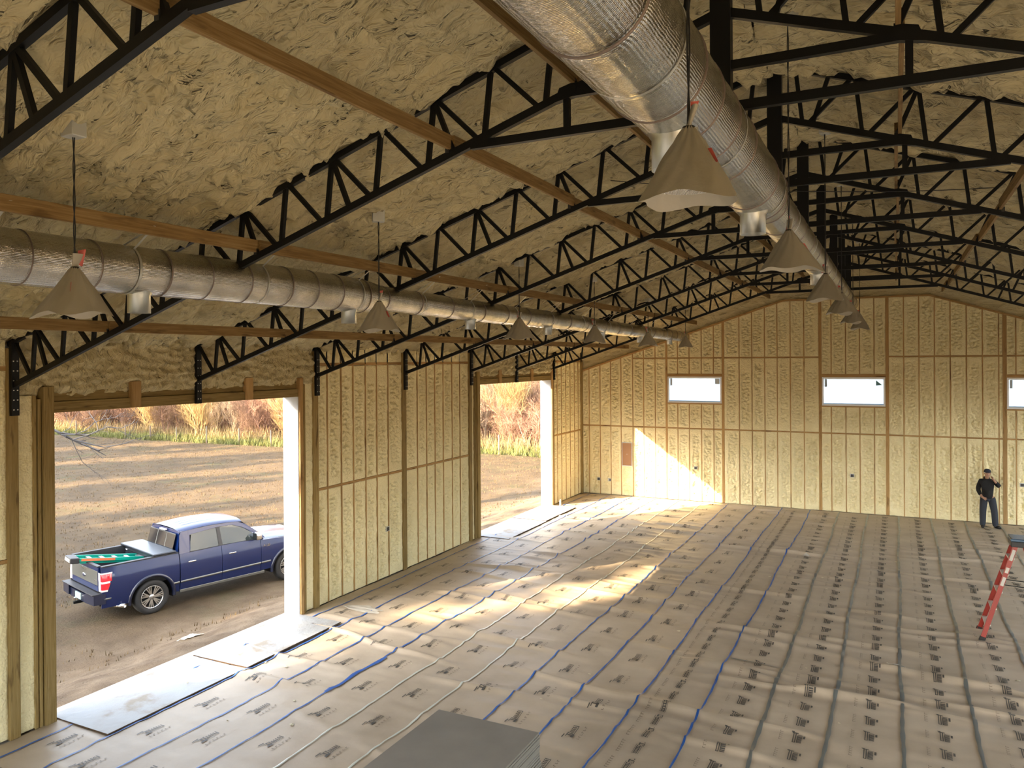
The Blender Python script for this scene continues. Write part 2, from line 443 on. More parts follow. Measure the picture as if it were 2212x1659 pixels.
# ------------------------------------------------------------------ ceiling of sprayed foam
def roof_half(side, x0, x1, sx, y0, y1, sy, parent, name):
    nx = int((x1 - x0) / sx) + 1; ny = int((y1 - y0) / sy) + 1
    xs = np.linspace(x0, x1, nx); ys = np.linspace(y0, y1, ny)
    X, Y = np.meshgrid(xs, ys, indexing='ij')
    q = 40 * side
    wx = X + .25 * (fbm(X * 1.7, Y * 1.7, 31 + q) - .5); wy = Y + .35 * (fbm(X * 1.3, Y * 1.3, 47 + q) - .5)
    d = .07 * (fbm(X * .9, Y * .9, 2 + q, 2) - .5) + .15 * (ridge(wx * 1.7, wy * 6.5, 9 + q) ** 1.6 - .4) + .11 * (ridge(wx * 3.6, wy * 11.0, 14 + q) ** 1.6 - .4) + .05 * (.5 - np.minimum(1, worley(wx * 5, wy * 13, 23 + q)) ** 1.3) + .05 * (.5 - np.minimum(1, worley(wx * 9, wy * 21, 29 + q)) ** 1.3)
    for ty in TRUSS_Y:                                  # foam feathers thinner beside each truss
        d = d - .085 * np.exp(-((Y - ty) / .11) ** 2) * (.25 + fbm(X * 3, Y * 2, 77, 2))
    if side == 0:
        for (bx, by, br, ba) in [(4.35, .10, .17, .20), (4.15, .0, .10, .10), (7.95, 3.25, .12, .12)]:
            d = d + ba * np.exp(-(((X - bx) / br) ** 2 + ((Y - by) / br) ** 2))
    zb = 5.365 + SLOPE * np.where(X <= XR, X, XW - X)
    zb = zb - .10 * np.exp(-((X - XR) / .35) ** 2)
    Z = zb - d
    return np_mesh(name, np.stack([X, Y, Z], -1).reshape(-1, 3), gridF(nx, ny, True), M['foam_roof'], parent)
ceil = empty('ceiling'); tag(ceil, 'gabled ceiling coated in tan sprayed foam', kind='structure')
roof_half(0, -.15, XR, .045, -4.2, 8.0, .028, ceil, 'foam_slope')
roof_half(0, -.15, XR, .06, 8.0, YF + .02, .042, ceil, 'foam_slope')
roof_half(1, XR, 15.6, .07, -3.4, YF + .02, .045, ceil, 'foam_slope')
roof_half(1, 15.6, XW + .15, .3, -3.4, YF + .02, .3, ceil, 'foam_slope')
roof_half(0, -.15, XR, .3, YB, -4.2, .3, ceil, 'foam_slope')
roof_half(1, XR, XW + .15, .3, YB, -3.4, .3, ceil, 'foam_slope')
roof_m = mat('white_roof_sheet', (.7, .7, .7), .5)
for s in (0, 1):
    xa, xb = (-.7, XR) if s == 0 else (XR, XW + .7)
    za, zb = roofz(xa, 5.62), roofz(xb, 5.62)
    MB().add([(xa, YB - .5, za), (xb, YB - .5, zb), (xb, YF + .6, zb), (xa, YF + .6, za), (xa, YB - .5, za + .05), (xb, YB - .5, zb + .05), (xb, YF + .6, zb + .05), (xa, YF + .6, za + .05)],
             [(0, 1, 2, 3), (4, 7, 6, 5), (0, 4, 5, 1), (1, 5, 6, 2), (2, 6, 7, 3), (3, 7, 4, 0)]).build('roof_sheet', roof_m, ceil)

# ------------------------------------------------------------------ sprayed foam panels between studs
def foam_panel(parent, plane, u0, u1, z0, z1f, seed, step=.022, depth=.034, top=None, rough=1.0, off=0.0):
    """plane 'far': surface y = YF, u = x.  plane 'left': surface x = 0, u = y.  z1f may be a function of u (sloping top)"""
    w = u1 - u0; nu = max(4, int(w / step) + 1)
    us = np.linspace(u0, u1, nu)
    zt = np.array([z1f(u) for u in us]) if callable(z1f) else np.full(nu, z1f)
    h = zt.max() - z0; nv = max(4, int(h / (step * 1.15)) + 1)
    t = np.linspace(0, 1, nv)
    U = np.repeat(us[:, None], nv, 1); Z = z0 + t[None, :] * (zt - z0)[:, None]
    a = (U - u0) / w                                     # across the bay
    rs = random.Random(seed)
    c0 = .50 + rs.uniform(-.07, .07); bw = rs.uniform(.27, .36); st = rs.uniform(.75, 1.15)
    zlo = z0 + rs.choice([.05, .08, .12, .2, .15 * rs.random() * h]); zhi = z0 + h * rs.choice([.95, .97, .93, rs.uniform(.8, .96)])
    edge = .10 * (vnoise(Z * 6, Z * 0 + seed, seed) - .5) + .14 * (vnoise(Z * 1.4, Z * 0 + seed * 3, seed + 5) - .5)
    band = sstep(bw + .05, bw - .05, np.abs(a - c0 + edge)) * sstep(zlo - .05, zlo + .06, Z) * sstep(zhi + .05, zhi - .06, Z)
    wu = U + .05 * (vnoise(U * 7, Z * 7, seed + 8) - .5); wz = Z + .07 * (vnoise(U * 6 + 3, Z * 6, seed + 2) - .5)
    b1 = 1 - np.minimum(1, worley(wu * 8.5, wz * 12.5, seed + 1)) ** 1.6; b2 = 1 - np.minimum(1, worley(wu * 19, wz * 27, seed + 9)) ** 1.6      # rounded lumps with sharp creases
    d = -.002 + band * st * (-3.5 * depth + 2.8 * depth * b1 + 1.1 * depth * b2) * rough
    d = d + .008 * (fbm(U * 3.5, Z * 2.0, seed + 3, 2) - .5) + .006 * (1 - band) * sstep(.62, .8, vnoise(U * 14, Z * 11, seed + 4))
    ed = np.minimum(np.minimum(a, 1 - a) * w, np.minimum(Z - z0, zt[:, None] - Z))
    d = d - .012 * np.exp(-(ed / .012) ** 2) * (.2 + vnoise(U * 9, Z * 5, seed + 6))
    d = d + off
    if plane == 'far': P = np.stack([U, YF - .009 - d, Z], -1); fl_ = False
    else: P = np.stack([-.026 + d, U, Z], -1); fl_ = False
    return np_mesh('foam_panel', P.reshape(-1, 3), gridF(nu, nv, fl_), M['foam'], parent)

def gable_z(x):
    """underside line of the trusses, where the far wall is trimmed"""
    xx = min(x, XW - x)
    return min(4.61 + SLOPE * xx, 6.975)

# ---- far wall
wf = empty('wall_far'); tag(wf, 'far wall of wood studs filled with cream spray foam', kind='structure')
STUDS = [(.268, .030), (.703, .030), (1.122, .030), (1.521, .030), (1.974, .030), (2.386, .030), (2.817, .030), (3.235, .072), (3.639, .030), (4.053, .030), (4.484, .030), (4.909, .030), (5.235, .085), (5.785, .030), (6.21, .030),
         (6.63, .030), (7.035, .030), (7.455, .030), (7.885, .030), (8.385, .095), (8.725, .030), (9.16, .030), (9.575, .030), (10.0, .030), (10.375, .095), (10.845, .030), (11.27, .030), (11.70, .030), (12.125, .030), (12.555, .030),
         (12.975, .030), (13.395, .030), (13.545, .11), (13.83, .030), (14.26, .030), (14.69, .030), (15.12, .030), (15.5, .09), (15.95, .030), (16.38, .030), (16.81, .030), (17.24, .030), (17.67, .030), (18.1, .030), (18.5, .030)]
WIN = [(3.275, 5.185), (8.44, 10.32), (13.6, 15.44)]
WZ0, WZ1 = 3.475, 4.41
def in_win(x): return next((w for w in WIN if w[0] - .02 < x < w[1] + .02), None)
for x, w in STUDS:
    segs = [(0.02, gable_z(x))]
    iw = in_win(x)
    if iw and w < .06: segs = [(0.02, WZ0 - .03), (WZ1 + .10, gable_z(x))]
    for a, b in segs:
        MB().box(x - w / 2, x + w / 2, YF - .012, YF + .12, a, b).build('stud', M['pine_z'], wf)
bounds = [-.0] + [s[0] for s in STUDS] + [XW]
wid = {s[0]: s[1] for s in STUDS}
seed = 100
for a, b in zip(bounds[:-1], bounds[1:]):
    ua = a + wid.get(a, .0) / 2; ub = b - wid.get(b, .0) / 2
    if ub - ua < .05: continue
    xc = (ua + ub) / 2; rail2 = not (8.385 < xc < 10.375)
    gz = lambda u: gable_z(u) - .02
    gm = min(gable_z(ua), gable_z(ub))
    rows = [(0.02, 2.545)]
    iw = in_win(xc)
    if iw: rows += [(2.595, WZ0 - .03)]; upper = WZ1 + .10
    else: upper = 2.595
    if rail2 and gm > 5.25: rows += [(upper, 5.045), (5.095, gz)]
    else: rows += [(upper, gz)]
    far_off = xc > 14.6
    for r0, r1 in rows:
        seed += 1
        if (r1(xc) if callable(r1) else r1) - r0 < .05: continue
        foam_panel(wf, 'far', ua, ub, r0, r1, seed, .1 if far_off else .018, depth=.045 if r0 < .1 else .036)
def rail(parent, u0, u1, z, m, plane='far', name='blocking', h=.042):
    if plane == 'far': return MB().box(u0, u1, YF - .010, YF + .10, z - h / 2, z + h / 2).build(name, m, parent)
    return MB().box(-.16, -.024, u0, u1, z - h / 2, z + h / 2).build(name, m, parent)
for a, b in zip(bounds[:-1], bounds[1:]):
    xc = (a + b) / 2; ua = a + wid.get(a, 0) / 2; ub = b - wid.get(b, 0) / 2
    rail(wf, ua, ub, 2.57, M['pine_x'])
    if not (8.385 < xc < 10.375) and min(gable_z(ua), gable_z(ub)) > 5.12: rail(wf, ua, ub, 5.07, M['pine_x'])
for x0, x1 in WIN:
    MB().box(x0 - .02, x1 + .02, YF - .02, YF + .1, WZ1 + .005, WZ1 + .095).build('window_header', M['pine_x'], wf)
    MB().box(x0 - .02, x1 + .02, YF - .014, YF + .1, WZ0 - .045, WZ0 - .005).build('window_sill_plate', M['pine_x'], wf)
def slab_xz(p, q, h, y0, y1):
    m = MB(); d = Vector((q[0] - p[0], q[1] - p[1])).normalized(); n = Vector((-d.y, d.x)) * h / 2
    return m.prism([(p[0] - n.x, p[1] - n.y), (q[0] - n.x, q[1] - n.y), (q[0] + n.x, q[1] + n.y), (p[0] + n.x, p[1] + n.y)], 'y', y0, y1)
kx = (6.975 - 4.61) / SLOPE
for p, q in (((0, 4.61), (kx / 2, 4.61 + SLOPE * kx / 2)), ((kx / 2, 4.61 + SLOPE * kx / 2), (kx, 6.975)), ((kx, 6.975), (XR, 6.975)), ((XR, 6.975), (XW - kx, 6.975)), ((XW - kx, 6.975), (XW - kx / 2, 4.61 + SLOPE * kx / 2)), ((XW - kx / 2, 4.61 + SLOPE * kx / 2), (XW, 4.61))):
    slab_xz(p, q, .055, YF - .05, YF + .1).build('gable_trim', M['pine_x'], wf)
# foam on the gable above the trim
def gable_foam():
    nx = 300; nv = 26; xs = np.linspace(0, XW, nx); V = []
    zb = np.array([gable_z(x) for x in xs]) + .02; zt = np.array([roofz(x, 5.36) for x in xs])
    t = np.linspace(0, 1, nv); Z = zb[:, None] + t[None, :] * (zt - zb)[:, None]; X = np.repeat(xs[:, None], nv, 1)
    d = -.03 + .06 * (ridge(X * 4, Z * 6, 501) - .5) + .05 * (fbm(X * 6, Z * 8, 505) - .5) + .20 * t[None, :] ** 2
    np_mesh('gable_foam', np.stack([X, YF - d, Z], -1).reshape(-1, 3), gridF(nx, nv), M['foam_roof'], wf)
gable_foam()
# sheathing behind, around the windows
sh = mat('sheathing', (.45, .36, .22), .8)
xs_ = [-.3] + [v for w in WIN for v in w] + [XW + .3]
for k in range(0, len(xs_) - 1):
    a, b = xs_[k], xs_[k + 1]
    if (a, b) in WIN:
        MB().box(a, b, YF + .12, YF + .16, -.3, WZ0).build('sheathing', sh, wf); MB().box(a, b, YF + .12, YF + .16, WZ1, 9).build('sheathing', sh, wf)
    else: MB().box(a, b, YF + .12, YF + .16, -.3, 9).build('sheathing', sh, wf)
# windows
M['film'] = mat('window_film', (.86, .90, .92), .35, 0, .4)
_n, _l = nodes(M['film']); _tr = _n.new('ShaderNodeBsdfTranslucent'); _tr.inputs[0].default_value = (.50, .55, .57, 1); _mx = _n.new('ShaderNodeMixShader'); _mx.inputs[0].default_value = .85
_l.new(_n['Principled BSDF'].outputs[0], _mx.inputs[1]); _l.new(_tr.outputs[0], _mx.inputs[2]); _l.new(_mx.outputs[0], _n['Material Output'].inputs[0])
bump(M['film'], noise_tex(M['film'], coords(M['film']), 5, 4), .25, .02)
M['vinyl'] = mat('white_vinyl', (.78, .80, .82), .4); M['film_blue'] = mat('blue_film_edge', (.30, .50, .78), .4); M['sticker'] = mat('grey_sticker', (.38, .43, .46), .6)
M['sticker_g'] = mat('teal_sticker', (.16, .32, .33), .6)
for k, (x0, x1) in enumerate(WIN):
    w = empty('window_%d' % (k + 1)); tag(w, ['left', 'middle', 'right'][k] + ' high window with white frame and plastic film in the far wall', kind='structure')
    f = MB(); t = .05
    for a, b, c, d in ((x0, x1, WZ0, WZ0 + t), (x0, x1, WZ1 - t, WZ1), (x0, x0 + t, WZ0 + t, WZ1 - t), (x1 - t, x1, WZ0 + t, WZ1 - t)): f.box(a, b, YF - .005, YF + .13, c, d)
    f.build('window_frame', M['vinyl'], w)
    nx, nz = 40, 20; V = []
    X, Z = np.meshgrid(np.linspace(x0 + t, x1 - t, nx), np.linspace(WZ0 + t, WZ1 - t, nz), indexing='ij')
    Yp = YF + .085 + .006 * (fbm(X * 5, Z * 5, 60 + k) - .5)
    np_mesh('pane', np.stack([X, Yp, Z], -1).reshape(-1, 3), gridF(nx, nz), M['film'], w)
    MB().box(x0 + t, x1 - t, YF + .06, YF + .075, WZ0 + t, WZ0 + t + .028).build('film_edge', M['film_blue'], w)
    MB().box(x0 + .08, x0 + .15, YF + .06, YF + .066, WZ1 - .32, WZ1 - .07).build('sticker', M['sticker'], w)
    if k == 0: MB().box(x1 - .24, x1 - .08, YF + .06, YF + .066, WZ1 - .26, WZ1 - .07).build('sticker', M['sticker'], w)
    if k == 1: MB().prism([(x1 - .27, WZ1 - .10), (x1 - .09, WZ1 - .25), (x1 - .27, WZ1 - .27)], 'y', YF + .06, YF + .066).build('sticker', M['sticker_g'], w)

# ---- left wall
wl = empty('wall_left'); tag(wl, 'left wall of posts, studs and cream spray foam with two open doorways', kind='structure')
HB = 4.345
for k, y in enumerate(TRUSS_Y):
    zb = 0.0
    if k in (2, 6): continue                              # these trusses sit on the door headers
    MB().box(-.15, .015, y - .07, y + .07, zb, 5.25, .006).build('post', M['treated_z'], wl)
MB().box(-.12, .03, YF - .16, YF - .02, 0, 4.95, .006).build('post', M['treated_z'], wl)
def wall_bay(y0, y1, studs, z_rail=2.40, z_top=4.98, sd=700, step=.0165):
    b = [y0] + studs + [y1]
    for s in studs: MB().box(-.16, -.022, s - .018, s + .018, .02, z_top).build('stud', M['pine_z'], wl)
    for k, (a, c) in enumerate(zip(b[:-1], b[1:])):
        ua = a + (.018 if k else 0); ub = c - (.018 if k < len(b) - 2 else 0)
        rail(wl, ua, ub, z_rail, M['pine_y'], 'left', h=.05); rail(wl, ua, ub, z_top, M['pine_y'], 'left', h=.06)
        foam_panel(wl, 'left', ua, ub, .02, z_rail - .03, sd + k * 3, step, .045); foam_panel(wl, 'left', ua, ub, z_rail + .03, z_top - .035, sd + k * 3 + 1, step, .045)
        foam_panel(wl, 'left', ua, ub, z_top + .03, 5.45, sd + k * 3 + 2, .03, .06)
wall_bay(6.074, 9.091, [6.396, 6.844, 7.251, 7.683, 8.097, 8.536], sd=700)
wall_bay(9.231, 12.297, [9.761, 10.178, 10.571, 10.979, 11.428, 11.841], sd=760)
wall_bay(18.195, 20.75, [18.55, 18.93, 19.33, 19.74, 20.15, 20.52], sd=820)
wall_bay(-3.096, -.07, [-2.67, -2.24, -1.81, -1.38, -.95, -.52], sd=880)
wall_bay(YB, -3.236, [-9, -8, -7, -6, -5, -4], sd=940, step=.12)
DOORS = [(.55, 5.50), (12.86, 17.95)]
HZ = 4.345                                                # door head
for k, (y0, y1) in enumerate(DOORS):
    ny_ = [0.0, 6.004][0] if k == 0 else 12.367; fy_ = 6.004 if k == 0 else 18.125
    # narrow foam strips and layered jamb boards on both sides
    foam_panel(wl, 'left', ny_ + .07, y0 - .27, .02, 4.60, 1000 + k, .022, .02); foam_panel(wl, 'left', y1 + .21, fy_ - .07, .02, 4.60, 1010 + k, .022, .02)
    MB().box(-.15, -.01, y0 - .27, y0 - .225, 0, 4.60, .004).build('jamb_stud', M['treated_z'], wl)
    MB().box(-.16, .005, y0 - .21, y0 - .17, 0, 4.55, .004).build('jamb_stud', M['treated_z'], wl)
    MB().box(-.13, .045, y0 - .155, y0 - .004, 0, 4.72, .005).build('jamb_board', M['treated_z'], wl)
    MB().box(-.15, -.005, y1 + .16, y1 + .205, 0, 4.60, .004).build('jamb_stud', M['treated_z'], wl)
    MB().box(-.13, .04, y1 + .005, y1 + .10, 0, 4.72, .005).build('jamb_board', M['pine_z'], wl)
    MB().box(-.15, -.02, y1 + .105, y1 + .155, 0, 4.60, .004).build('jamb_stud', M['treated_z'], wl)
    # header of two planks, with short upright blocks over it
    MB().box(-.14, -.005, y0, y1, HZ, HZ + .155, .005).build('header_plank', M['treated_y'], wl)
    MB().box(-.15, -.05, y0, y1, HZ + .158, HZ + .30, .005).build('header_plank', M['treated_y'], wl)
    for yy in ((1.86, 4.20) if k == 0 else (14.15, 16.4)): MB().box(-.06, .03, yy - .085, yy + .085, HZ + .005, 4.755, .004).build('upright_block', M['pine_z'], wl)
    # rough foam above the header
    nu = int((fy_ - ny_ - .14) / .03); nv = 34
    us = np.linspace(ny_ + .07, fy_ - .07, nu); t = np.linspace(0, 1, nv)
    zl = 4.575 + .035 * (fbm(us * 5, us * 0, 90 + k, 3) - .5) * 2; U = np.repeat(us[:, None], nv, 1); Z = zl[:, None] + t[None, :] * (5.42 - zl)[:, None]
    wz = Z + .1 * fbm(U * 3, Z * 3, 95); d = .045 * (ridge(U * 3 + 1.5 * fbm(U * 2, Z * 2, 93), wz * 7, 91 + k) - .4) + .05 * (fbm(U * 7, Z * 9, 92 + k, 3) - .5) + .06 * (fbm(U * 1.5, Z * 1.5, 97, 2) - .5)
    d = d + .10 * (.35 - np.minimum(1, worley(U * 5 + 1.2 * fbm(U * 2, Z * 3, 61), wz * 9, 63 + k)) ** 1.3) + .05 * (.5 - np.minimum(1, worley(U * 12, wz * 17, 65 + k)) ** 1.3)
    d = d - .09 * np.exp(-t / .05)[None, :] - .03
    for yy in ((1.86, 4.20) if k == 0 else (14.15, 16.4)): d = d - .09 * np.exp(-((U - yy) / .09) ** 4) * sstep(4.80, 4.72, Z)
    for yy in (y0 - .08, y1 + .05): d = d - .09 * np.exp(-((U - yy) / .09) ** 4) * sstep(4.78, 4.70, Z)
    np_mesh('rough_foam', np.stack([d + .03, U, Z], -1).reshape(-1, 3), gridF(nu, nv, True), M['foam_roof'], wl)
    # white metal trim around the outside of the opening
    MB().box(-.40, -.155, y1, y1 + .05, -.3, HZ + .05).build('door_trim', M['white_metal'], wl)
    MB().box(-.40, -.155, y0 - .05, y0, -.3, HZ + .05).build('door_trim', M['white_metal'], wl)
    MB().box(-.40, -.155, y0, y1, HZ + .0, HZ + .05).build('door_trim', M['white_metal'], wl)
    MB().box(-.155, -.0, y1 - .012, y1 + .004, 0, HZ).build('door_trim', M['white_metal'], wl)
# outside skin of the left wall
for a, b, c, d in ((YB - .3, .50, -.3, 5.6), (5.55, 12.81, -.3, 5.6), (18.0, YF + .35, -.3, 5.6), (.5, 5.55, HZ + .05, 5.6), (12.81, 18.0, HZ + .05, 5.6)):
    MB().box(-.24, -.19, a, b, c, d).build('outer_sheet', M['white_metal'], wl)

# ---- right wall and near wall (not in the picture), with assumed openings added to let in more daylight
wr = empty('wall_right'); tag(wr, 'right side wall with openings added for daylight', kind='structure')
RD = [(-8.6, -4.4), (-2.6, 2.2), (3.6, 8.4), (9.8, 14.4), (15.6, 20.3)]  # unseen openings, added to brighten the floor and far wall
prev = YB
for a, b in RD + [(YF, YF)]:
    MB().box(XW, XW + .2, prev, a, -.3, 5.5).build('wall_panel', M['foam'], wr)
    if b > a: MB().box(XW, XW + .2, a, b, 4.35, 5.5).build('wall_panel', M['foam'], wr)
    prev = b
wn_ = empty('wall_near'); tag(wn_, 'near end wall behind the viewer with wide openings added for daylight', kind='structure')
ND = [(1.5, 7.5), (11.0, 17.3)]  # added gaps that throw sky light down the room from behind
prev = -.2
for a, b in ND + [(XW + .2, XW + .2)]:
    MB().box(prev, a, YB - .2, YB, -.3, 8.7).build('wall_panel', M['foam'], wn_)
    if b > a: MB().box(a, b, YB - .2, YB, 4.6, 8.7).build('wall_panel', M['foam'], wn_)
    prev = b
# ================================================================== ROOF TRUSSES
def make_truss(lab):
    t = empty('roof_truss'); tag(t, lab, 'truss', 'black steel roof trusses')
    cb = 4.70; ct = 5.29                                     # undersides of the two chords at x = 0
    st = M['steel']
    def mx(x, s): return x if s > 0 else XW - x
    def chord(zb, h, x0, x1, nm):
        for s in (1, -1):
            p = (mx(x0, s), 0, zb + SLOPE * x0 + h / 2); q = (mx(x1, s), 0, zb + SLOPE * x1 + h / 2)
            MB().bar(p, q, .055, h).build(nm, st, t)
    chord(cb, .070, .02, XR, 'bottom_chord'); chord(ct, .065, -.06, XR, 'top_chord')
    MB().box(XR - .079, XR + .079, -.055, .055, 7.0, 8.41).build('ridge_column', st, t)
    MB().box(7.10, XW - 7.10, -.028, .028, 7.004, 7.078).build('lower_tie', st, t)
    MB().box(8.02, XW - 8.02, -.028, .028, 7.332, 7.402).build('upper_tie', st, t)
    for s in (1, -1):
        x = mx(8.06, s); MB().box(x - .026, x + .026, -.025, .025, 7.07, 7.42).build('strut', st, t)
        MB().prism([(mx(7.95, s), 7.30), (mx(8.16, s), 7.34), (mx(8.16, s), 7.46), (mx(8.0, s), 7.42)], 'y', -.033, .033).build('gusset', st, t)
        # heel plate hanging on the post, with bolts
        xa, xb = sorted((mx(.018, s), mx(.075, s)))
        hp = MB().box(xa, xb, -.05, .05, HB, 5.33).build('heel_plate', st, t)
        bo = MB()
        for k in range(6):
            zz = HB + .08 + k * .13
            for yy in (-.025, .025): bo.box(xa - .004, xb + .004, yy - .008, yy + .008, zz - .008, zz + .008)
        bo.build('bolts', M['galv'], hp)['kind'] = 'stuff'
        zt = lambda x: ct + SLOPE * x + .005
        zb = lambda x: cb + SLOPE * x + .065
        def web(xt, xb_, w=.044):
            MB().bar((mx(xt, s), 0, zt(xt) + .01), (mx(xb_, s), 0, zb(xb_) - .01), .040, w, (1, 0, 0) if abs(xt - xb_) < .2 else (0, 0, 1)).build('web', st, t)
        web(.07, .40)
        for k in range(15):
            xb_ = .448 + .6175 * k; xt = xb_ + .066
            web(xt, xb_)
            if k < 14: web(xt + .05, xb_ + .6175 - .075)
            if k % 2 == 0 and k < 14: web(xt + .015, xb_ + .285)
        web(8.816, 8.98)
        for xx in (1.95, 4.42, 6.85, 8.13): 
            MB().box(mx(xx, s) - .02, mx(xx, s) + .02, -.03, .03, zb(xx) - .005, zb(xx) + .06).build('clip', M['clip'], t)
    return t
TL = ['black steel roof truss nearest the viewer at the top left'] + ['%s black steel roof truss counted from the far wall' % ORD[7 - k] for k in range(1, 7)] + ['black steel roof truss closest to the far wall']
t0 = make_truss(TL[0]); t0.location = (0, TRUSS_Y[0], 0)
for k in range(1, 8):
    c = copy_tree(t0); c.location = (0, TRUSS_Y[k], 0); c['label'] = TL[k]

# ---- rows of wooden runner boards lying on the bottom chords
ROWS = [(1.95, 'lowest wooden runner over the left wall, below the left duct'), (4.42, 'wooden runner carrying the left foil duct'), (6.87, 'wooden runner at the left kink of the trusses'),
        (8.13, 'wooden runner just left of the central duct'), (XW - 8.13, 'wooden runner right of the black ridge columns'), (XW - 6.87, 'wooden runner at the far right of the roof')]
for x, lab in ROWS:
    xe = x if x < XR else XW - x
    zb = 4.70 + SLOPE * xe + .085
    r = empty('wood_runner', (x, TRUSS_Y[0], 0)); tag(r, lab, 'wood runner', 'wood runners along the roof')
    ys = [-4.6] + TRUSS_Y + [20.55]
    for k in range(len(ys) - 1):
        j = .012 * ((k * 37 % 5) - 2)
        MB().box(-.019 + j, .019 + j, ys[k] - TRUSS_Y[0] + .004, ys[k + 1] - TRUSS_Y[0] - .004, zb, zb + .135, .003).build('board', M['runner_y'], r)

# ================================================================== DUCTS
def duct(label, x, zfun, secs, outlets, straps, zhang, outd):
    d = empty('foil_duct', (x, secs[0][0], 0)); tag(d, label, 'duct', 'foil wrapped air ducts')
    ox, oy = x, secs[0][0]
    rs = random.Random(int(x * 100))
    for i, (y0, y1, r0, r1) in enumerate(secs):
        n = 40; m = max(6, int((y1 - y0) / .05)); V = []
        ys = np.linspace(y0, y1, m + 1); th = np.linspace(0, 2 * PI, n + 1)
        T, Yg = np.meshgrid(th, ys, indexing='ij')
        e = (Yg - y0) / (y1 - y0); rad = r0 + (r1 - r0) * e
        wr_ = .004 if r0 > .22 else .010
        cr = vnoise(np.cos(T) * 3 + 5, Yg * 9, i) * .5 + vnoise(np.cos(T) * 2 + 9, Yg * 26, i + 3) * .5
        rad = rad * (1 - .04 * np.exp(-((Yg - y0) / .03) ** 2) - .04 * np.exp(-((Yg - y1) / .03) ** 2)) + wr_ * (cr - .5) * 2 * (1 if r0 < .22 else .8)
        for (sy) in straps: rad = rad - .010 * np.exp(-((Yg - sy) / .035) ** 2)
        zz = np.array([zfun(q) for q in ys])[None, :]
        np_mesh('duct_section', np.stack([rad * np.cos(T), Yg - oy, zz + rad * np.sin(T)], -1).reshape(-1, 3), gridF(n + 1, m + 1), M['foil'], d)
        for q in ([y1] if i < len(secs) - 1 else []) + [y0 + (y1 - y0) * f for f in ((.3, .62) if y1 - y0 > 1.4 else ())]:
            rq = r0 + (r1 - r0) * (q - y0) / (y1 - y0); s = MB()
            s.lathe([(rq * .985, -.006), (rq + .006, -.004), (rq + .006, .004), (rq * .985, .006)], 40, Matrix.Translation((0, q - oy, zfun(q))) @ Matrix.Rotation(PI / 2, 4, 'X'))
            s.build('seam', M['foil_seam'], d, True)
    for end in (0, -1):
        y, r = (secs[0][0], secs[0][2]) if end == 0 else (secs[-1][1], secs[-1][3])
        MB().lathe([(.01, 0), (r * .6, .02), (r * .97, 0)], 32, Matrix.Translation((0, y - oy, zfun(y))) @ Matrix.Rotation(PI / 2 if end == 0 else -PI / 2, 4, 'X')).build('end_cap', M['foil'], d, True)
    for (y, r, h) in outlets:
        rr_ = next(a[2] for a in secs if a[0] <= y <= a[1])
        zc = zfun(y) - rr_
        o = MB().lathe([(r * 1.25, .07), (r * 1.12, .02), (r, 0), (r, -h), (r - .006, -h), (r - .006, 0)], 28, Matrix.Translation((0, y - oy, zc - .005))).build('outlet_collar', M['galv'], d, True)
        MB().lathe([(.004, -h * .25), (r - .006, -h * .25)], 28, Matrix.Translation((0, y - oy, zc - .005))).build('outlet_inside', M['steel_d'], o)
    for y in straps:
        rr_ = next(a[2] + (a[3] - a[2]) * (y - a[0]) / (a[1] - a[0]) for a in secs if a[0] <= y <= a[1]) - .002
        zc = zfun(y); N = 26; s = MB(); V = []
        for k in range(N + 1):
            a = -PI * 1.30 + (PI * 1.60) * k / N      # around the underside
            V.append((rr_ * math.cos(a) * 1.01, rr_ * math.sin(a) * 1.01))
        P = [(outd, zhang - zc)] + V + [(outd, zhang - zc)]
        for k in range(len(P) - 1):
            s.bar((P[k][0], y - oy, zc + P[k][1]), (P[k + 1][0], y - oy, zc + P[k + 1][1]), .024, .002, (-(P[k + 1][1] - P[k][1]), 0, P[k + 1][0] - P[k][0]))
        s.build('hanger_strap', M['strap'], d)
    return d
zl_ = lambda y: 5.945 - .007 * max(0, y - 1) + .008 * math.sin(y * .8)
duct('long foil-wrapped duct under the left roof slope', 4.02, zl_,
     [(-4.6, -2.9, .235, .235), (-2.9, -.95, .235, .235), (-.95, .75, .235, .235), (.75, 2.25, .235, .235), (2.25, 2.75, .235, .18), (2.75, 5.6, .18, .18), (5.6, 8.6, .18, .18), (8.6, 11.9, .178, .175), (11.9, 15.3, .175, .172), (15.3, 18.2, .172, .17), (18.2, 20.4, .17, .165)],
     [(-1.15, .105, .17), (2.05, .10, .15), (5.35, .095, .14), (8.65, .095, .14), (11.95, .095, .14), (15.2, .09, .14), (18.4, .09, .14)],
     [-2.6, -1.3, .35, 2.1, 3.7, 5.2, 6.9, 8.6, 10.4, 12.2, 14.0, 15.8, 17.6, 19.4], 6.32, .42)
zc_ = lambda y: 6.70 + .004 * math.sin(y)
duct('large foil-wrapped duct hung under the ridge', 9.40, zc_,
     [(-5.4, -3.0, .30, .30), (-3.0, -1.95, .30, .30), (-1.95, -.2, .29, .29), (-.2, 1.05, .285, .285), (1.05, 1.75, .28, .28), (1.75, 2.25, .27, .225), (2.25, 5.2, .222, .222), (5.2, 8.6, .22, .22), (8.6, 12.2, .218, .218), (12.2, 16, .215, .21), (16, 19.6, .21, .205)],
     [(-1.55, .13, .19), (1.40, .12, .18), (4.7, .11, .17), (8.1, .11, .16), (11.6, .11, .16), (15.1, .11, .16)],
     [-2.4, -.6, 1.6, 3.4, 5.6, 7.6, 9.6, 11.6, 13.6, 15.6, 17.6], 7.01, .02)

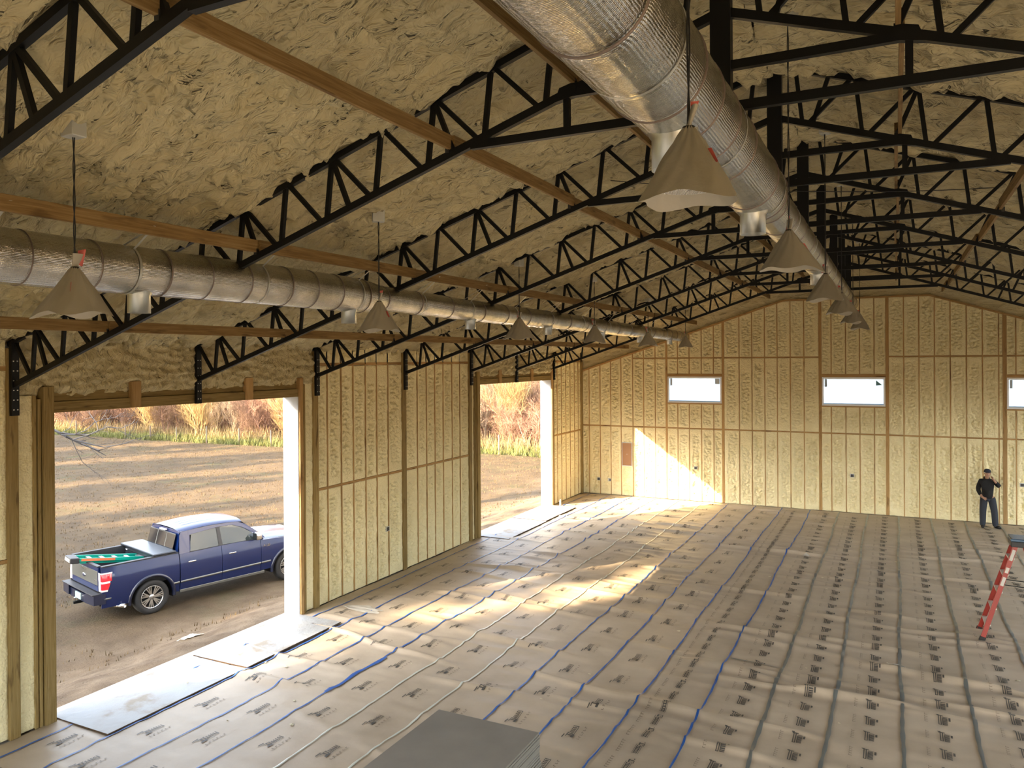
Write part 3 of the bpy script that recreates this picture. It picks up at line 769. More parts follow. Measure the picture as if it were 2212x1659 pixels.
# ================================================================== PENDANT LIGHTS IN PLASTIC BAGS
def make_pendant(name, label, ztop, zs, seed, big=False, group=None):
    """local origin at the shade's foot centre; ztop = ceiling height above it"""
    p = empty(name); tag(p, label, 'pendant light', group); rs = random.Random(seed)
    H = ztop
    MB().box(-.075, .075, -.06, .06, H - .13, H + .03, .008).build('junction_box', M['box_grey'], p)
    c = MB(); N = 16
    for ph in (0, PI):
        c.tube([(.006 * math.cos(ph + k * .9), .006 * math.sin(ph + k * .9) , .30 + (H - .36) * k / N) for k in range(N + 1)], .0045, 6)
    c.build('cord', M['cord'], p, True)
    MB().lathe([(.012, .33), (.03, .325), (.034, .26), (.05, .25), (.052, .22), (.02, .21)], 16).build('lamp_cap', M['steel_d'], p, True)
    sh_ = MB().lathe([(.05, .235), (.07, .215), (.12, .13), (.178, .04), (.180, .03)], 32).build('lamp_shade', M['lens'], p, True)
    MB().lathe([(.178, .032), (.12, .018), (.01, .012)], 32).build('lens', M['lens'], p, True)
    # bag: loose pyramid drawn up to a knot, four uneven corners at the foot
    nz, nt = 26, 56; V = []
    cor = [rs.uniform(.025, .075) for _ in range(4)]; rot = rs.uniform(-.4, .4)
    for i in range(nz + 1):
        e = i / nz; row = []
        for k in range(nt):
            t = 2 * PI * k / nt
            ce = sum(cor[q] * max(0, math.cos(t - rot - q * PI / 2 - PI / 4)) ** 7 for q in range(4))
            if e < .84:
                g = e / .84; r = .192 * (1 - g) ** .92 + .022; r += ce * (1 - g) ** 1.6 * 1.3
                r += .007 * math.sin(t * 7 + i * .25 + seed) * g * (1 - g) * 3 + .004 * math.sin(t * 13 - i * .4)
                z = -.018 + .345 * g - ce * .9 * (1 - g) ** 3
            else:
                g = (e - .84) / .16; r = .022 + .016 * g; z = .327 + .10 * g
                row.append(((r * .45) * math.cos(t) + .03 * g, r * math.sin(t) * 1.2 + .012 * g, z)); continue
            row.append((r * math.cos(t), r * math.sin(t), z))
        row.append(row[0]); V.append(row)
    b = MB().grid(V).build('plastic_bag', M['bag'], p, True)
    MB().grid([[(.012 + .0, .018 + .004 * k, .345 + .11 * e) if k < 2 else (.045 * e + .012, .02 + .012 * k, .335 + .13 * e) for k in range(4)] for e in (0, .35, .7, 1)]).build('bag_tab', M['bag_red'], b)
    MB().grid([[(.075 + .02 * k + .028 * (1 - e), -.075 - .02 * k - .028 * (1 - e), .12 + .075 * e) for k in (0, 1)] for e in (0, .5, 1)]).build('bag_print', M['bag_red'], b)
    return p
LP = [(4.90, -2.39), (4.84, 1.62), (4.62, 6.06), (4.72, 9.6), (4.44, 14.6), (4.45, 18.8)]
llab = ['bagged pendant light nearest the viewer beside the left duct'] + ['%s bagged pendant light along the left duct' % ORD[k] for k in range(1, 5)] + ['bagged pendant light at the far end of the left duct']
for k, (x, y) in enumerate(LP):
    p = make_pendant('pendant_light', llab[k], roofz(x, 5.36) - 5.50, 0, 11 + k, group='bagged pendant lights'); p.location = (x, y, 5.47); p.rotation_euler = (0, 0, k * .7)
RPN = [(9.72, -2.47, 5.86), (9.75, 1.21, 5.90), (9.75, 5.30, 5.90), (9.75, 8.9, 5.90), (9.75, 13.0, 5.90), (9.75, 16.7, 5.88)]
rlab = ['large bagged pendant light in front of the central duct, nearest the viewer'] + ['%s bagged pendant light in the row beside the central duct' % ORD[k] for k in range(1, 5)] + ['farthest bagged pendant light in the central row']
for k, (x, y, z) in enumerate(RPN):
    p = make_pendant('pendant_light', rlab[k], roofz(x, 5.36) - z - .02, 0, 31 + k, group='bagged pendant lights'); p.location = (x, y, z); p.rotation_euler = (0, 0, .35 + k * .5)

# thin cable slung across the truss bay
def sag(p, q, s, n=14):
    p = Vector(p); q = Vector(q); return [p.lerp(q, k / n) - Vector((0, 0, s * 4 * (k / n) * (1 - k / n))) for k in range(n + 1)]
tag(MB().tube(sag((7.2, 3.6, 7.45), (11.9, 6.6, 7.45), .10), .006, 5).build('slack_cable', M['cord'], None, True), 'thin dark cable slung across the roof space', 'cable')
# ================================================================== OUTSIDE
def GZ(x, y):
    x = np.asarray(x, float); y = np.asarray(y, float)
    d = np.maximum(np.maximum(-x - .42, x - XW - .42), np.maximum(YB - .3 - y, y - YF - .35))     # distance outside the slab
    z = -.10 - .84 * sstep(0, 3.5, d) - .45 * sstep(7, 38, d)
    z = z + .10 * (fbm(x * .45, y * .45, 71, 3) - .5) * sstep(1, 8, d) * sstep(200, 60, d)
    z = z + .16 * (fbm(x * 1.6, y * 1.6, 72, 3) - .45) * np.exp(-((d - 1.3) / 1.2) ** 2) + .05 * (ridge(x * 2.2, y * 4.5, 79) - .5) * np.exp(-((d - 1.6) / 1.5) ** 2)
    z = z + 9.0 * sstep(41, 120, y) + 5.0 * sstep(-60, -130, x)
    return np.where(d < 0, -.32, z)
def gz(x, y): return float(GZ(np.array([x]), np.array([y]))[0])
grd = mat('field_ground', (.3, .22, .13), .9, 0, .2)
v_ = coords(grd); n_, l_ = nodes(grd)
dry = ramp(grd, noise_tex(grd, v_, .9, 6, .65), [(.28, (.047, .032, .017)), (.5, (.076, .052, .027)), (.72, (.102, .072, .036))])
dirt = ramp(grd, noise_tex(grd, v_, 1.7, 6, .6), [(.3, (.10, .070, .043)), (.55, (.165, .122, .078)), (.75, (.215, .162, .11))])
sep = n_.new('ShaderNodeSeparateXYZ'); l_.new(v_, sep.inputs[0])
def maprange(s, a, b):
    m = n_.new('ShaderNodeMapRange'); m.inputs[1].default_value = a; m.inputs[2].default_value = b; m.clamp = True; l_.new(s, m.inputs[0]); return m.outputs[0]
def madd(a, b, op='ADD'):
    m = n_.new('ShaderNodeMath'); m.operation = op
    for k, q in enumerate((a, b)):
        if hasattr(q, 'links'): l_.new(q, m.inputs[k])
        else: m.inputs[k].default_value = q
    return m.outputs[0]
near = maprange(madd(sep.outputs[0], madd(noise_tex(grd, v_, .55, 4), 5.0, 'MULTIPLY')), -3.2, -.2)          # bare dirt close to the building
c1 = mixc(grd, near, dry, dirt)
gmask = madd(maprange(noise_tex(grd, coords(grd, (1, 1, 1)), .42, 5, .7), .54, .70), madd(1.0, near, 'SUBTRACT'), 'MULTIPLY')
c2 = mixc(grd, madd(gmask, .55, 'MULTIPLY'), c1, (.045, .056, .018))
fence_g = madd(maprange(sep.outputs[1], 36.0, 39.0), maprange(noise_tex(grd, v_, .8, 4), .35, .62), 'MULTIPLY')
c3 = mixc(grd, madd(fence_g, .8, 'MULTIPLY'), c2, (.085, .10, .03))
brown = maprange(sep.outputs[1], 42.0, 52.0)
c4 = mixc(grd, brown, c3, (.065, .040, .029)); base(grd, c4)
bump(grd, noise_tex(grd, v_, 14, 6, .7), .9, .06); M['ground'] = grd
def terrain(name, xs, ys):
    X, Y = np.meshgrid(xs, ys, indexing='ij'); Z = GZ(X, Y)
    return np_mesh(name, np.stack([X, Y, Z], -1).reshape(-1, 3), gridF(len(xs), len(ys)), grd)
gx = np.concatenate([np.linspace(-220, -60, 22)[:-1], np.linspace(-60, -12, 80)[:-1], np.linspace(-12, -.40, 130)[:-1], np.linspace(-.40, XW + .4, 6)[:-1], np.linspace(XW + .4, 220, 40)])
gy = np.concatenate([np.linspace(-220, YB - .3, 40)[:-1], np.linspace(YB - .3, 0, 12)[:-1], np.linspace(0, YF + .35, 190)[:-1], np.linspace(YF + .35, 60, 80)[:-1], np.linspace(60, 240, 30)])
tag(terrain('field_ground', gx, gy), 'dry grass field and bare dirt around the building', kind='structure')

# ---- bare trees: a branching skeleton turned into thin tapering sticks
def stick(V, F, p, q, r0, r1, n=3):
    d = (q - p); L = d.length
    if L < 1e-6: return
    d /= L; a = d.orthogonal().normalized(); b = d.cross(a); k0 = len(V)
    for (c, r) in ((p, r0), (q, r1)):
        for k in range(n): t = 2 * PI * k / n; V.append(c + (a * math.cos(t) + b * math.sin(t)) * r)
    for k in range(n): k2 = (k + 1) % n; F.append((k0 + k, k0 + k2, k0 + n + k2, k0 + n + k))
def grow(V, F, rs, p, d, L, r, lev, spread, upb, kids, n=4):
    segs = 3 if lev > 0 else 2
    for s in range(segs):
        d2 = (d + Vector((rs.gauss(0, .13), rs.gauss(0, .13), rs.gauss(0, .08) + upb))).normalized()
        q = p + d2 * (L / segs); rr_ = r * (1 - .28 * (s + 1) / segs)
        stick(V, F, p, q, r * (1 - .28 * s / segs), rr_, n if lev > 1 else 3)
        if lev > 0:
            for k in range(kids if s else max(1, kids - 1)):
                a = rs.uniform(0, 2 * PI); o = d2.orthogonal().normalized(); o = (Matrix.Rotation(a, 3, d2) @ o)
                nd = (d2 * (1 - spread) + o * spread + Vector((0, 0, upb))).normalized()
                grow(V, F, rs, p.lerp(q, rs.uniform(.3, 1)), nd, L * rs.uniform(.42, .62), rr_ * .62, lev - 1, spread, upb, kids, n)
        p = q; d = d2
def tree_mesh(name, seed, h, r, lev, spread, upb, kids, stems, m):
    rs = random.Random(seed); V = []; F = []
    for k in range(stems):
        a = rs.uniform(0, 2 * PI); rad = .0 if stems == 1 else rs.uniform(.05, .5)
        d = Vector((math.cos(a) * .16 * (stems > 1), math.sin(a) * .16 * (stems > 1), 1)).normalized()
        grow(V, F, rs, Vector((math.cos(a) * rad, math.sin(a) * rad, -.15)), d, h * rs.uniform(.55, .8), r, lev, spread, upb, kids)
    me = bpy.data.meshes.new(name); me.from_pydata(V, [], F); me.materials.append(m); return me
def bark(name, a, b):
    m = mat(name, a, .9, 0, .1); base(m, objrand(m, .75, 1.25, ramp(m, noise_tex(m, coords(m), 1.2, 3), [(.3, a), (.7, b)]))); return m
bk = [bark('pale_bark', (.27, .20, .135), (.35, .27, .19)), bark('pink_bark', (.22, .125, .09), (.30, .185, .13)), bark('brown_bark', (.14, .085, .062), (.20, .13, .09)), bark('gold_bark', (.30, .20, .09), (.37, .27, .13))]
PROT = [tree_mesh('sapling', 1, 5.5, .045, 3, .48, .05, 3, 3, bk[1]), tree_mesh('sapling', 2, 6.5, .05, 3, .42, .07, 3, 4, bk[0]), tree_mesh('sapling', 3, 5.0, .035, 3, .50, .05, 3, 5, bk[2]),
        tree_mesh('sapling', 4, 7.5, .07, 3, .45, .06, 3, 2, bk[1]), tree_mesh('sapling', 5, 6.0, .04, 3, .40, .09, 3, 6, bk[3])]
TN = ['pinkish', 'pale', 'dark brown', 'tall pinkish', 'golden']
rs = random.Random(77); cnt = 0
def plant(me, lab, x, y, s, name='bare_sapling', group='bare saplings beyond the fence'):
    o = bpy.data.objects.new(name, me); COL.objects.link(o); o.location = (x, y, gz(x, y)); o.rotation_euler = (0, 0, rs.uniform(0, 6.28)); o.scale = (s * rs.uniform(.9, 1.15), s * rs.uniform(.9, 1.15), s)
    tag(o, lab, 'tree', group); return o
for row, (yy, dx, sc) in enumerate([(41.0, 1.9, .75), (43.5, 1.7, .95), (47, 1.9, 1.1), (52, 2.3, 1.25), (59, 2.9, 1.5), (68, 3.6, 1.8)]):
    x = -66 - row * 6
    while x < 6:
        k = rs.choice([0, 0, 1, 2, 3, 4] if row > 1 else [0, 1, 2, 4, 1, 2])
        xx = x + rs.uniform(-.8, .8); y2 = yy + rs.uniform(-1.2, 1.2)
        # keep what the doorways can show
        t = (y2 - CP.y) / max(1e-3, (y2 - CP.y)); ang = (xx - CP.x) / (y2 - CP.y)
        vis1 = -1.62 < ang < -.85; vis2 = -.62 < ang < -.34
        if vis1 or vis2:
            plant(PROT[k], '%s bare sapling in the thicket beyond the wire fence' % TN[k], xx, y2, sc * rs.uniform(.75, 1.2)); cnt += 1
        x += dx * rs.uniform(.6, 1.4)

# ---- tangle of thin stems filling the thicket
V = []; F = []
for k in range(42000):
    y = 43 + 22 * rs.random() ** 1.5; a = rs.uniform(-1.66, -.82) if rs.random() < .72 else rs.uniform(-.64, -.32); x = CP.x + a * (y - CP.y)
    z = -1.35 + 9.0 * (lambda t: t * t * (3 - 2 * t))(max(0, min(1, (y - 41) / 79))); h = rs.uniform(1.0, 3.6) * (1 + (y - 43) * .03); w = rs.uniform(.010, .022) * (1 + (y - 43) * .02); b = rs.uniform(0, 6.28); l = rs.gauss(0, .28) * h; l2 = rs.gauss(0, .2) * h
    z0 = z + (0 if rs.random() < .5 else rs.uniform(.5, 2.5)); n = len(V)
    V += [(x - w * math.cos(b), y - w * math.sin(b), z0), (x + w * math.cos(b), y + w * math.sin(b), z0), (x + l, y + l2, z0 + h)]; F.append((n, n + 1, n + 2))
M['stem'] = bark('thicket_stems', (.12, .070, .052), (.20, .125, .092))
tag(np_mesh('thicket_stems', np.array(V), np.array(F), M['stem'], None, False), 'pinkish brown tangle of thin stems filling the thicket', 'brush', kind='stuff')

# ---- rough grass and weeds along the fence, straw tufts in the field: nobody could count them
def tufts(name, label, m, spots, hh, blades, w=.012):
    V = []; F = []
    for (x, y, s) in spots:
        z = gz_fast(x, y)
        for k in range(blades):
            a = rs.uniform(0, 6.28); r = rs.uniform(0, .12) * s; l = hh * s * rs.uniform(.5, 1.2); le = rs.uniform(.15, .6) * l; b = rs.uniform(0, 6.28)
            px, py = x + r * math.cos(a), y + r * math.sin(a); n = len(V)
            V += [(px - w * s * math.sin(b), py + w * s * math.cos(b), z), (px + w * s * math.sin(b), py - w * s * math.cos(b), z), (px + le * math.cos(b), py + le * math.sin(b), z + l)]; F.append((n, n + 1, n + 2))
    return tag(np_mesh(name, np.array(V), np.array(F), m, None, False), label, 'grass', kind='stuff')
_gxx = np.linspace(-75, 4, 317); _gyy = np.linspace(-4, 60, 257); _GZ = GZ(*np.meshgrid(_gxx, _gyy, indexing='ij'))
def gz_fast(x, y):
    i = min(315, max(0, int((x + 75) / .25))); j = min(255, max(0, int((y + 4) / .25)))
    fx = min(1, max(0, (x - _gxx[i]) / .25)); fy = min(1, max(0, (y - _gyy[j]) / .25))
    return (_GZ[i, j] * (1 - fx) + _GZ[i + 1, j] * fx) * (1 - fy) + (_GZ[i, j + 1] * (1 - fx) + _GZ[i + 1, j + 1] * fx) * fy - .01
M['weed'] = bark('green_weed', (.13, .15, .045), (.22, .21, .08)); M['straw'] = bark('dry_straw', (.09, .062, .033), (.14, .10, .053)); M['weed_d'] = bark('dry_weed', (.20, .145, .07), (.28, .215, .11))
sp = []
for k in range(5200):
    y = 37 + abs(rs.gauss(0, 1.9)) ; x = rs.uniform(-66, 2); a = (x - CP.x) / (y - CP.y)
    if -1.66 < a < -.82 or -.64 < a < -.32: sp.append((x, y, rs.uniform(.6, 1.5)))
tufts('fence_line_grass', 'green and straw coloured rough grass growing along the wire fence', M['weed'], sp[::2], .42, 6, .02)
tufts('tall_dry_weeds', 'tall dry weeds at the foot of the thicket', M['weed_d'], [(x, y + 2.4, s) for x, y, s in sp[1::2]], .85, 6, .016)
sp = []
for k in range(26000):
    y = 37 - 37 * rs.random() ** 1.0; x = rs.uniform(-55, -3.0); a = (x - CP.x) / (y - CP.y)
    if (-2.8 < a < -.82 or -.66 < a < -.32) and not (-7.4 < x < -3.7 and 4.2 < y < 11.6) : sp.append((x, y, rs.uniform(.5, 1.1)))
tufts('field_straw', 'short dry straw blades over the mown field', M['straw'], sp, .09, 4, .012)

# ---- wire fence
fp = mat('fence_post_wood', (.16, .12, .09), .9)
fpx = [-54.5, -48.0, -44.9, -41.8, -38.4, -34.9, -31.6, -27.9, -24.2, -20.4, -16.5, -12.2, -8.2]
fen = empty('wire_fence', (-30, 37.4, gz(-30, 37.4))); tag(fen, 'wire fence on thin wooden posts at the far edge of the field', 'fence')
for k, x in enumerate(fpx):
    z = gz(x, 37.4); MB().tube([(x + 30, 0, z - fen.location.z - .3), (x + 30 + rs.uniform(-.03, .03), 0, z - fen.location.z + 1.25 + rs.uniform(-.1, .1))], [.055, .045], 7).build('post', fp, fen)
for h in (.35, .7, 1.05):
    MB().tube([(x + 30, -.05, gz(x, 37.4) - fen.location.z + h) for x in fpx], .004, 4).build('wire', M['steel_d'], fen)

# ---- bare tree beside the first door whose limb hangs into view
lim = bark('grey_bark', (.055, .05, .05), (.10, .095, .09))
def px_pt(px, py, depth):
    """a point in the place that lies on the sight line of a picture position, 'depth' metres ahead of the viewer"""
    a = (px - 1106 - 6.376) / FPX; b = (py - 829.5 + 47.783) / FPX
    return CP + (fw + r2 * a - u2 * b) * depth
V = []; F = []; Dp = 24.0
def limb(pts, r0, r1, sub=0, dep=0.0):
    P = [px_pt(x, y, Dp + dep + .25 * i) for i, (x, y) in enumerate(pts)]
    for i in range(len(P) - 1):
        t0, t1 = i / (len(P) - 1), (i + 1) / (len(P) - 1)
        stick(V, F, P[i], P[i + 1], .6 * (r0 + (r1 - r0) * t0), .6 * (r0 + (r1 - r0) * t1), 6)
    for i in range(1, len(P)):
        for k in range(sub):
            d = (P[i] - P[i - 1]).normalized(); o = Matrix.Rotation(rs.uniform(0, 6.28), 3, d) @ d.orthogonal().normalized()
            grow(V, F, rs, P[i - 1].lerp(P[i], rs.random()), (d * .7 + o * .6).normalized(), rs.uniform(.5, 1.1), max(.006, r1 * .7), 1, .45, .04, 1, 3)
limb([(-60, 860), (40, 890), (110, 925), (143, 943), (157, 950)], .11, .05, 1)
limb([(157, 950), (190, 958), (225, 966), (262, 960), (290, 950), (303, 946)], .04, .012, 1)
limb([(157, 950), (195, 938), (212, 930), (232, 922), (262, 925), (285, 915), (292, 906)], .035, .012, 1)
limb([(132, 939), (160, 939), (185, 930), (205, 912), (225, 905), (250, 902), (262, 892)], .03, .01, 1)
limb([(212, 930), (208, 912), (195, 895), (190, 882)], .022, .009, 1)
limb([(155, 950), (166, 975), (178, 998), (190, 1008), (205, 1013)], .022, .007, 1)
limb([(133, 935), (150, 925), (157, 905), (170, 890)], .018, .008, 1)
tb = px_pt(-190, 1200, Dp - 1); trunk_xy = (tb.x, tb.y)
tz = gz(*trunk_xy); top = px_pt(-60, 860, Dp)
stick(V, F, Vector((trunk_xy[0], trunk_xy[1], tz - .2)), Vector((trunk_xy[0] + .2, trunk_xy[1], tz + 3)), .34, .28, 10)
stick(V, F, Vector((trunk_xy[0] + .2, trunk_xy[1], tz + 3)), Vector((trunk_xy[0] + .3, trunk_xy[1] + .2, tz + 7)), .28, .2, 10)
stick(V, F, Vector((trunk_xy[0] + .2, trunk_xy[1], tz + 3.0)), top, .16, .11, 8)
grow(V, F, rs, Vector((trunk_xy[0] + .3, trunk_xy[1] + .2, tz + 7)), Vector((-.1, 0, 1)), 5, .18, 3, .5, .05, 3)
me = bpy.data.meshes.new('bare_tree'); me.from_pydata(V, [], F); me.materials.append(lim)
tag(link('bare_tree', me), 'bare grey tree whose drooping limb hangs across the large doorway', 'tree')

# ---- tall evergreens toward the sun: they throw the long shadows over the field and the doorways
pine_b = bark('pine_bark', (.12, .08, .06), (.18, .12, .09)); needle = bark('pine_needles', (.03, .06, .02), (.05, .085, .03))
def pine_mesh(seed, h, r, dense):
    q = random.Random(seed); V = []; F = []
    stick(V, F, Vector((0, 0, -.3)), Vector((q.uniform(-.4, .4), 0, h)), .30, .05, 8); nb = len(F)
    z = h * .22
    while z < h * .985:
        e = (z - h * .22) / (h * .78); rr_ = r * (1 - e) ** .75 + .35
        for k in range(int(6 * dense) + 2):
            a = q.uniform(0, 6.28); L = rr_ * q.uniform(.6, 1.1); d = Vector((math.cos(a), math.sin(a), q.uniform(-.15, .25)))
            tip = Vector((0, 0, z)) + d * L; sd = Vector((-math.sin(a), math.cos(a), 0))
            for w in range(4):
                c = Vector((0, 0, z)).lerp(tip, .35 + .2 * w); ww = rr_ * .20 * q.uniform(.7, 1.3); n = len(V)
                u = Vector((q.uniform(-1, 1), q.uniform(-1, 1), q.uniform(-.4, .8))).normalized() * ww; s2 = sd * ww
                V += [c - s2, c + u, c + s2, c - u + d * ww]; F.append((n, n + 1, n + 2, n + 3))
        z += h * .024
    me = bpy.data.meshes.new('evergreen'); me.from_pydata(V, [], F); me.materials.append(pine_b); me.materials.append(needle)
    me.polygons.foreach_set('material_index', [0 if i < nb else 1 for i in range(len(F))]); return me
PM = [pine_mesh(s, 22, 2.9, 1.6) for s in (1, 2, 3)]
sh_dir = Vector((SUN.x, SUN.y)).normalized(); pp = Vector((sh_dir.y, -sh_dir.x)); B0 = Vector((-3.0, 12.0)) - sh_dir * 45
def pine(t, back, h, k):
    xy = B0 + pp * t - sh_dir * back; o = bpy.data.objects.new('evergreen_tree', PM[k % 3]); COL.objects.link(o); s = h / 22.0
    o.location = (xy.x, xy.y, gz(xy.x, xy.y)); o.scale = (s * 1.25, s * 1.25, s); o.rotation_euler = (0, 0, k * 1.3)
    tag(o, 'tall evergreen standing toward the sun, outside the doorways', 'tree', 'evergreens toward the sun')
# ================================================================== THINGS ON THE FLOOR
# ---- stack of grey drywall sheets
dw = mat('drywall_grey', (.20, .195, .185), .75, 0, .3); base(dw, objrand(dw, .86, 1.06, ramp(dw, noise_tex(dw, coords(dw, (1, 1, 1)), 2, 4), [(.3, (.27, .262, .25)), (.7, (.32, .31, .295))])))
M['dw_edge'] = mat('drywall_edge', (.17, .168, .15), .85)
SX0, SX1, SY1 = 6.08, 7.30, .985; SH = 1.19
rs = random.Random(3); nsh = 44; th = (SH - .03) / nsh
for k in range(nsh):
    zt = SH - k * th
    jx = .006 * math.sin(k * .55) + rs.uniform(-.004, .004) + (.018 * math.exp(-((k - 13) / 4.0) ** 2)); jy = rs.uniform(-.004, .004)
    y0 = SY1 - 3.66
    s = MB().box(SX0 + jx, SX1 + jx, y0 + jy, SY1 + jy, zt - th + .0012, zt - .0006, .0015 if k else .003).build('drywall_sheet', dw)
    s.data.materials.append(M['dw_edge'])
    for pg in s.data.polygons: pg.material_index = 0 if abs(pg.normal.z) > .8 else 1
    lab = 'topmost grey drywall sheet of the stack in the foreground' if k == 0 else ('grey drywall sheet showing only its edge in the foreground stack')
    tag(s, lab, 'drywall', 'stacked drywall sheets')
for x in (6.3, 6.69, 7.1): 
    pass
tag(MB().box(6.1, 7.28, -2.6, -2.5, 0.003, .029).build('wood_spacer', M['pine_x']), 'flat wood spacer under the drywall stack, back end', 'spacer')
tag(MB().box(6.1, 7.28, .75, .85, 0.02, .029).build('wood_spacer', M['pine_x']), 'flat wood spacer under the drywall stack, front end', 'spacer')

# ---- pale coated boards across the thresholds
ply = mat('whitewashed_board', (.5, .5, .47), .5, 0, .5); v_ = coords(ply)
fm = ramp(ply, noise_tex(ply, v_, 1.1, 5, .6), [(.40, (.34, .36, .37)), (.56, (.31, .31, .30)), (.64, (.22, .175, .11)), (.76, (.19, .14, .08))])
base(ply, fm); bump(ply, noise_tex(ply, v_, 7, 5, .65), .6, .02); M['ply_edge'] = mat('board_edge', (.10, .06, .035), .9)
def board(x0, x1, y0, y1, z, label, rz=0.0):
    cx, cy = (x0 + x1) / 2, (y0 + y1) / 2
    nx, ny = 26, 60; X, Y = np.meshgrid(np.linspace(x0, x1, nx), np.linspace(y0, y1, ny), indexing='ij')
    Z = z + .016 + .004 * (fbm(X * 4, Y * 4, 8) - .5) + .010 * sstep(.55, .9, 1 - (X - x0) / (x1 - x0)) * np.maximum(0, ridge(X * 6, Y * 7, 9) - .5)
    e = empty('threshold_board', (cx, cy, 0), rz); tag(e, label, 'board', 'threshold boards')
    o = np_mesh('board_face', np.stack([X - cx, Y - cy, Z], -1).reshape(-1, 3), gridF(nx, ny), ply, e)
    MB().box(x0 - cx, x1 - cx, y0 - cy, y1 - cy, z, z + .013).build('board_core', M['ply_edge'], e)
board(-.16, 1.075, .58, 3.02, .022, 'pale coated board on the near half of the large doorway sill')
board(-.16, 1.075, 3.05, 5.45, .030, 'pale coated board on the far half of the large doorway sill', .010)
board(-.30, .90, 12.90, 15.50, .022, 'pale coated board on the near half of the far doorway sill')
board(-.30, .885, 15.53, 17.93, .030, 'pale coated board on the far half of the far doorway sill', -.01)

# ---- electrical boxes and panel can
M['box_blk'] = mat('box_black', (.02, .02, .022), .5); M['box_mt'] = mat('box_metal', (.45, .46, .46), .4, .6); M['panel_brown'] = mat('panel_cardboard', (.28, .15, .075), .8)
bump(M['panel_brown'], noise_tex(M['panel_brown'], coords(M['panel_brown'], (1, 1, 6)), 3, 3), .4, .02)
def ebox(loc, plane, label, blk=True):
    e = empty('electrical_box', loc); tag(e, label, 'electrical box', 'electrical boxes in the walls')
    if plane == 'far':
        m = MB(); m.box(-.06, .06, -.03, .05, -.055, .055); m.build('box_body', M['box_mt'], e); MB().box(-.045 if blk else 0, .045, -.034, -.028, -.042, .042).build('opening', M['box_blk'], e)
    else:
        MB().box(-.05, .035, -.06, .06, -.055, .055).build('box_body', M['box_mt'], e); MB().box(.033, .038, -.045, .045, -.042, .042).build('opening', M['box_blk'], e)
ebox((.64, YF, .57), 'far', 'black electrical box low in the far wall near the left corner'); ebox((1.06, YF, .56), 'far', 'small electrical box low in the far wall, right of the corner pair', False)
ebox((4.27, YF, 1.18), 'far', 'electrical box in the far wall beside the sunlit patch'); ebox((9.34, YF, 1.22), 'far', 'electrical box under the middle window'); ebox((13.97, YF, 1.22), 'far', 'electrical box at the right edge of the far wall')
ebox((-.04, 8.476, 1.124), 'left', 'electrical box in the left wall between the two doorways')
pc = empty('panel_box', (1.747, YF, 1.546)); tag(pc, 'brown covered breaker panel set into the far wall left of the sunlit patch', 'breaker panel')
f = MB()
for a, b, c, d in ((-.195, .195, -.435, -.415), (-.195, .195, .415, .435), (-.195, -.178, -.415, .415), (.178, .195, -.415, .415)): f.box(a, b, -.050, .06, c, d)
f.build('frame', M['box_mt'], pc); MB().box(-.178, .178, -.036, -.02, -.415, .415).build('cover', M['panel_brown'], pc); MB().lathe([(.012, .036), (.012, .042)], 10, Matrix.Rotation(PI / 2, 4, 'X'), True).build('knockout', M['box_mt'], pc)

# ---- step ladder (red rails, pale treads, dark feet)
M['red'] = mat('red_fibreglass', (.27, .022, .012), .35, 0, .5); M['tread'] = mat('pale_tread', (.62, .58, .50), .45, .3); M['blk'] = mat('black_plastic', (.015, .015, .016), .5)
M['cap'] = mat('ladder_cap_blue', (.06, .12, .20), .25, .1, .8); M['lab_w'] = mat('white_label', (.52, .50, .45), .6); M['rub'] = mat('rubber', (.02, .02, .02), .8); M['green'] = mat('green_fibreglass', (.0, .28, .20), .35)
M['orange'] = mat('orange_label', (.55, .14, .05), .5); M['aluminium'] = mat('aluminium', (.6, .6, .6), .35, .9)
def rail_c(m, p, q, w, t, inward):
    """C-channel side rail from p to q; w deep along the climb's normal, flanges point inward (y)"""
    p = Vector(p); q = Vector(q); d = (q - p).normalized(); y = Vector((0, 1, 0)); nrm = y.cross(d).normalized()
    m.bar(p, q, t, w, nrm)
    for s in (-1, 1):
        o = nrm * (w / 2 - t / 2) * s + y * inward * .012; m.bar(p + o, q + o, .024, t, nrm)
    return m
lad = empty('step_ladder', (11.96, 9.92, 0)); tag(lad, 'red fibreglass step ladder standing on the paper at the right edge', 'ladder')
TOPZ, TX = 1.80, .56
for s, yb, yt in ((-1, -.29, -.17), (1, .29, .17)):
    b = MB(); rail_c(b, (.01, yb, .02), (TX, yt, TOPZ), .075, .006, -s); b.build('front_rail', M['red'], lad)
    MB().obox(Matrix.Translation((.012, yb, .035)) @ Matrix.Rotation(.3, 4, 'Y'), .095, .04, .09).build('foot', M['rub'], lad)
    c = MB(); rail_c(c, (1.17, yb * 1.02, .02), (TX + .10, yt, TOPZ - .02), .05, .005, -s); c.build('rear_rail', M['red'], lad)
    MB().obox(Matrix.Translation((1.17, yb * 1.02, .03)) @ Matrix.Rotation(-.3, 4, 'Y'), .06, .035, .07).build('foot', M['rub'], lad)
    for zz, hh in ((1.55, .20), (1.28, .10), (1.08, .16)):
        if s < 0:
            t = zz / TOPZ; MB().obox(Matrix.Translation((.01 + (TX - .01) * t, yb + (yt - yb) * t - .0045, zz)) @ Matrix.Rotation(.30, 4, 'Y') @ Matrix.Rotation(math.atan2(yt - yb, TOPZ) * -1, 4, 'X'), .05, .002, hh).build('label', M['lab_w'], lad)
for zz in (.30, .60, .90, 1.20, 1.50):
    t = zz / TOPZ; x = .01 + (TX - .01) * t; y = .29 + (.17 - .29) * t
    MB().box(x - .045, x + .045, -y + .004, y - .004, zz - .028, zz, .003).build('step', M['tread'], lad)
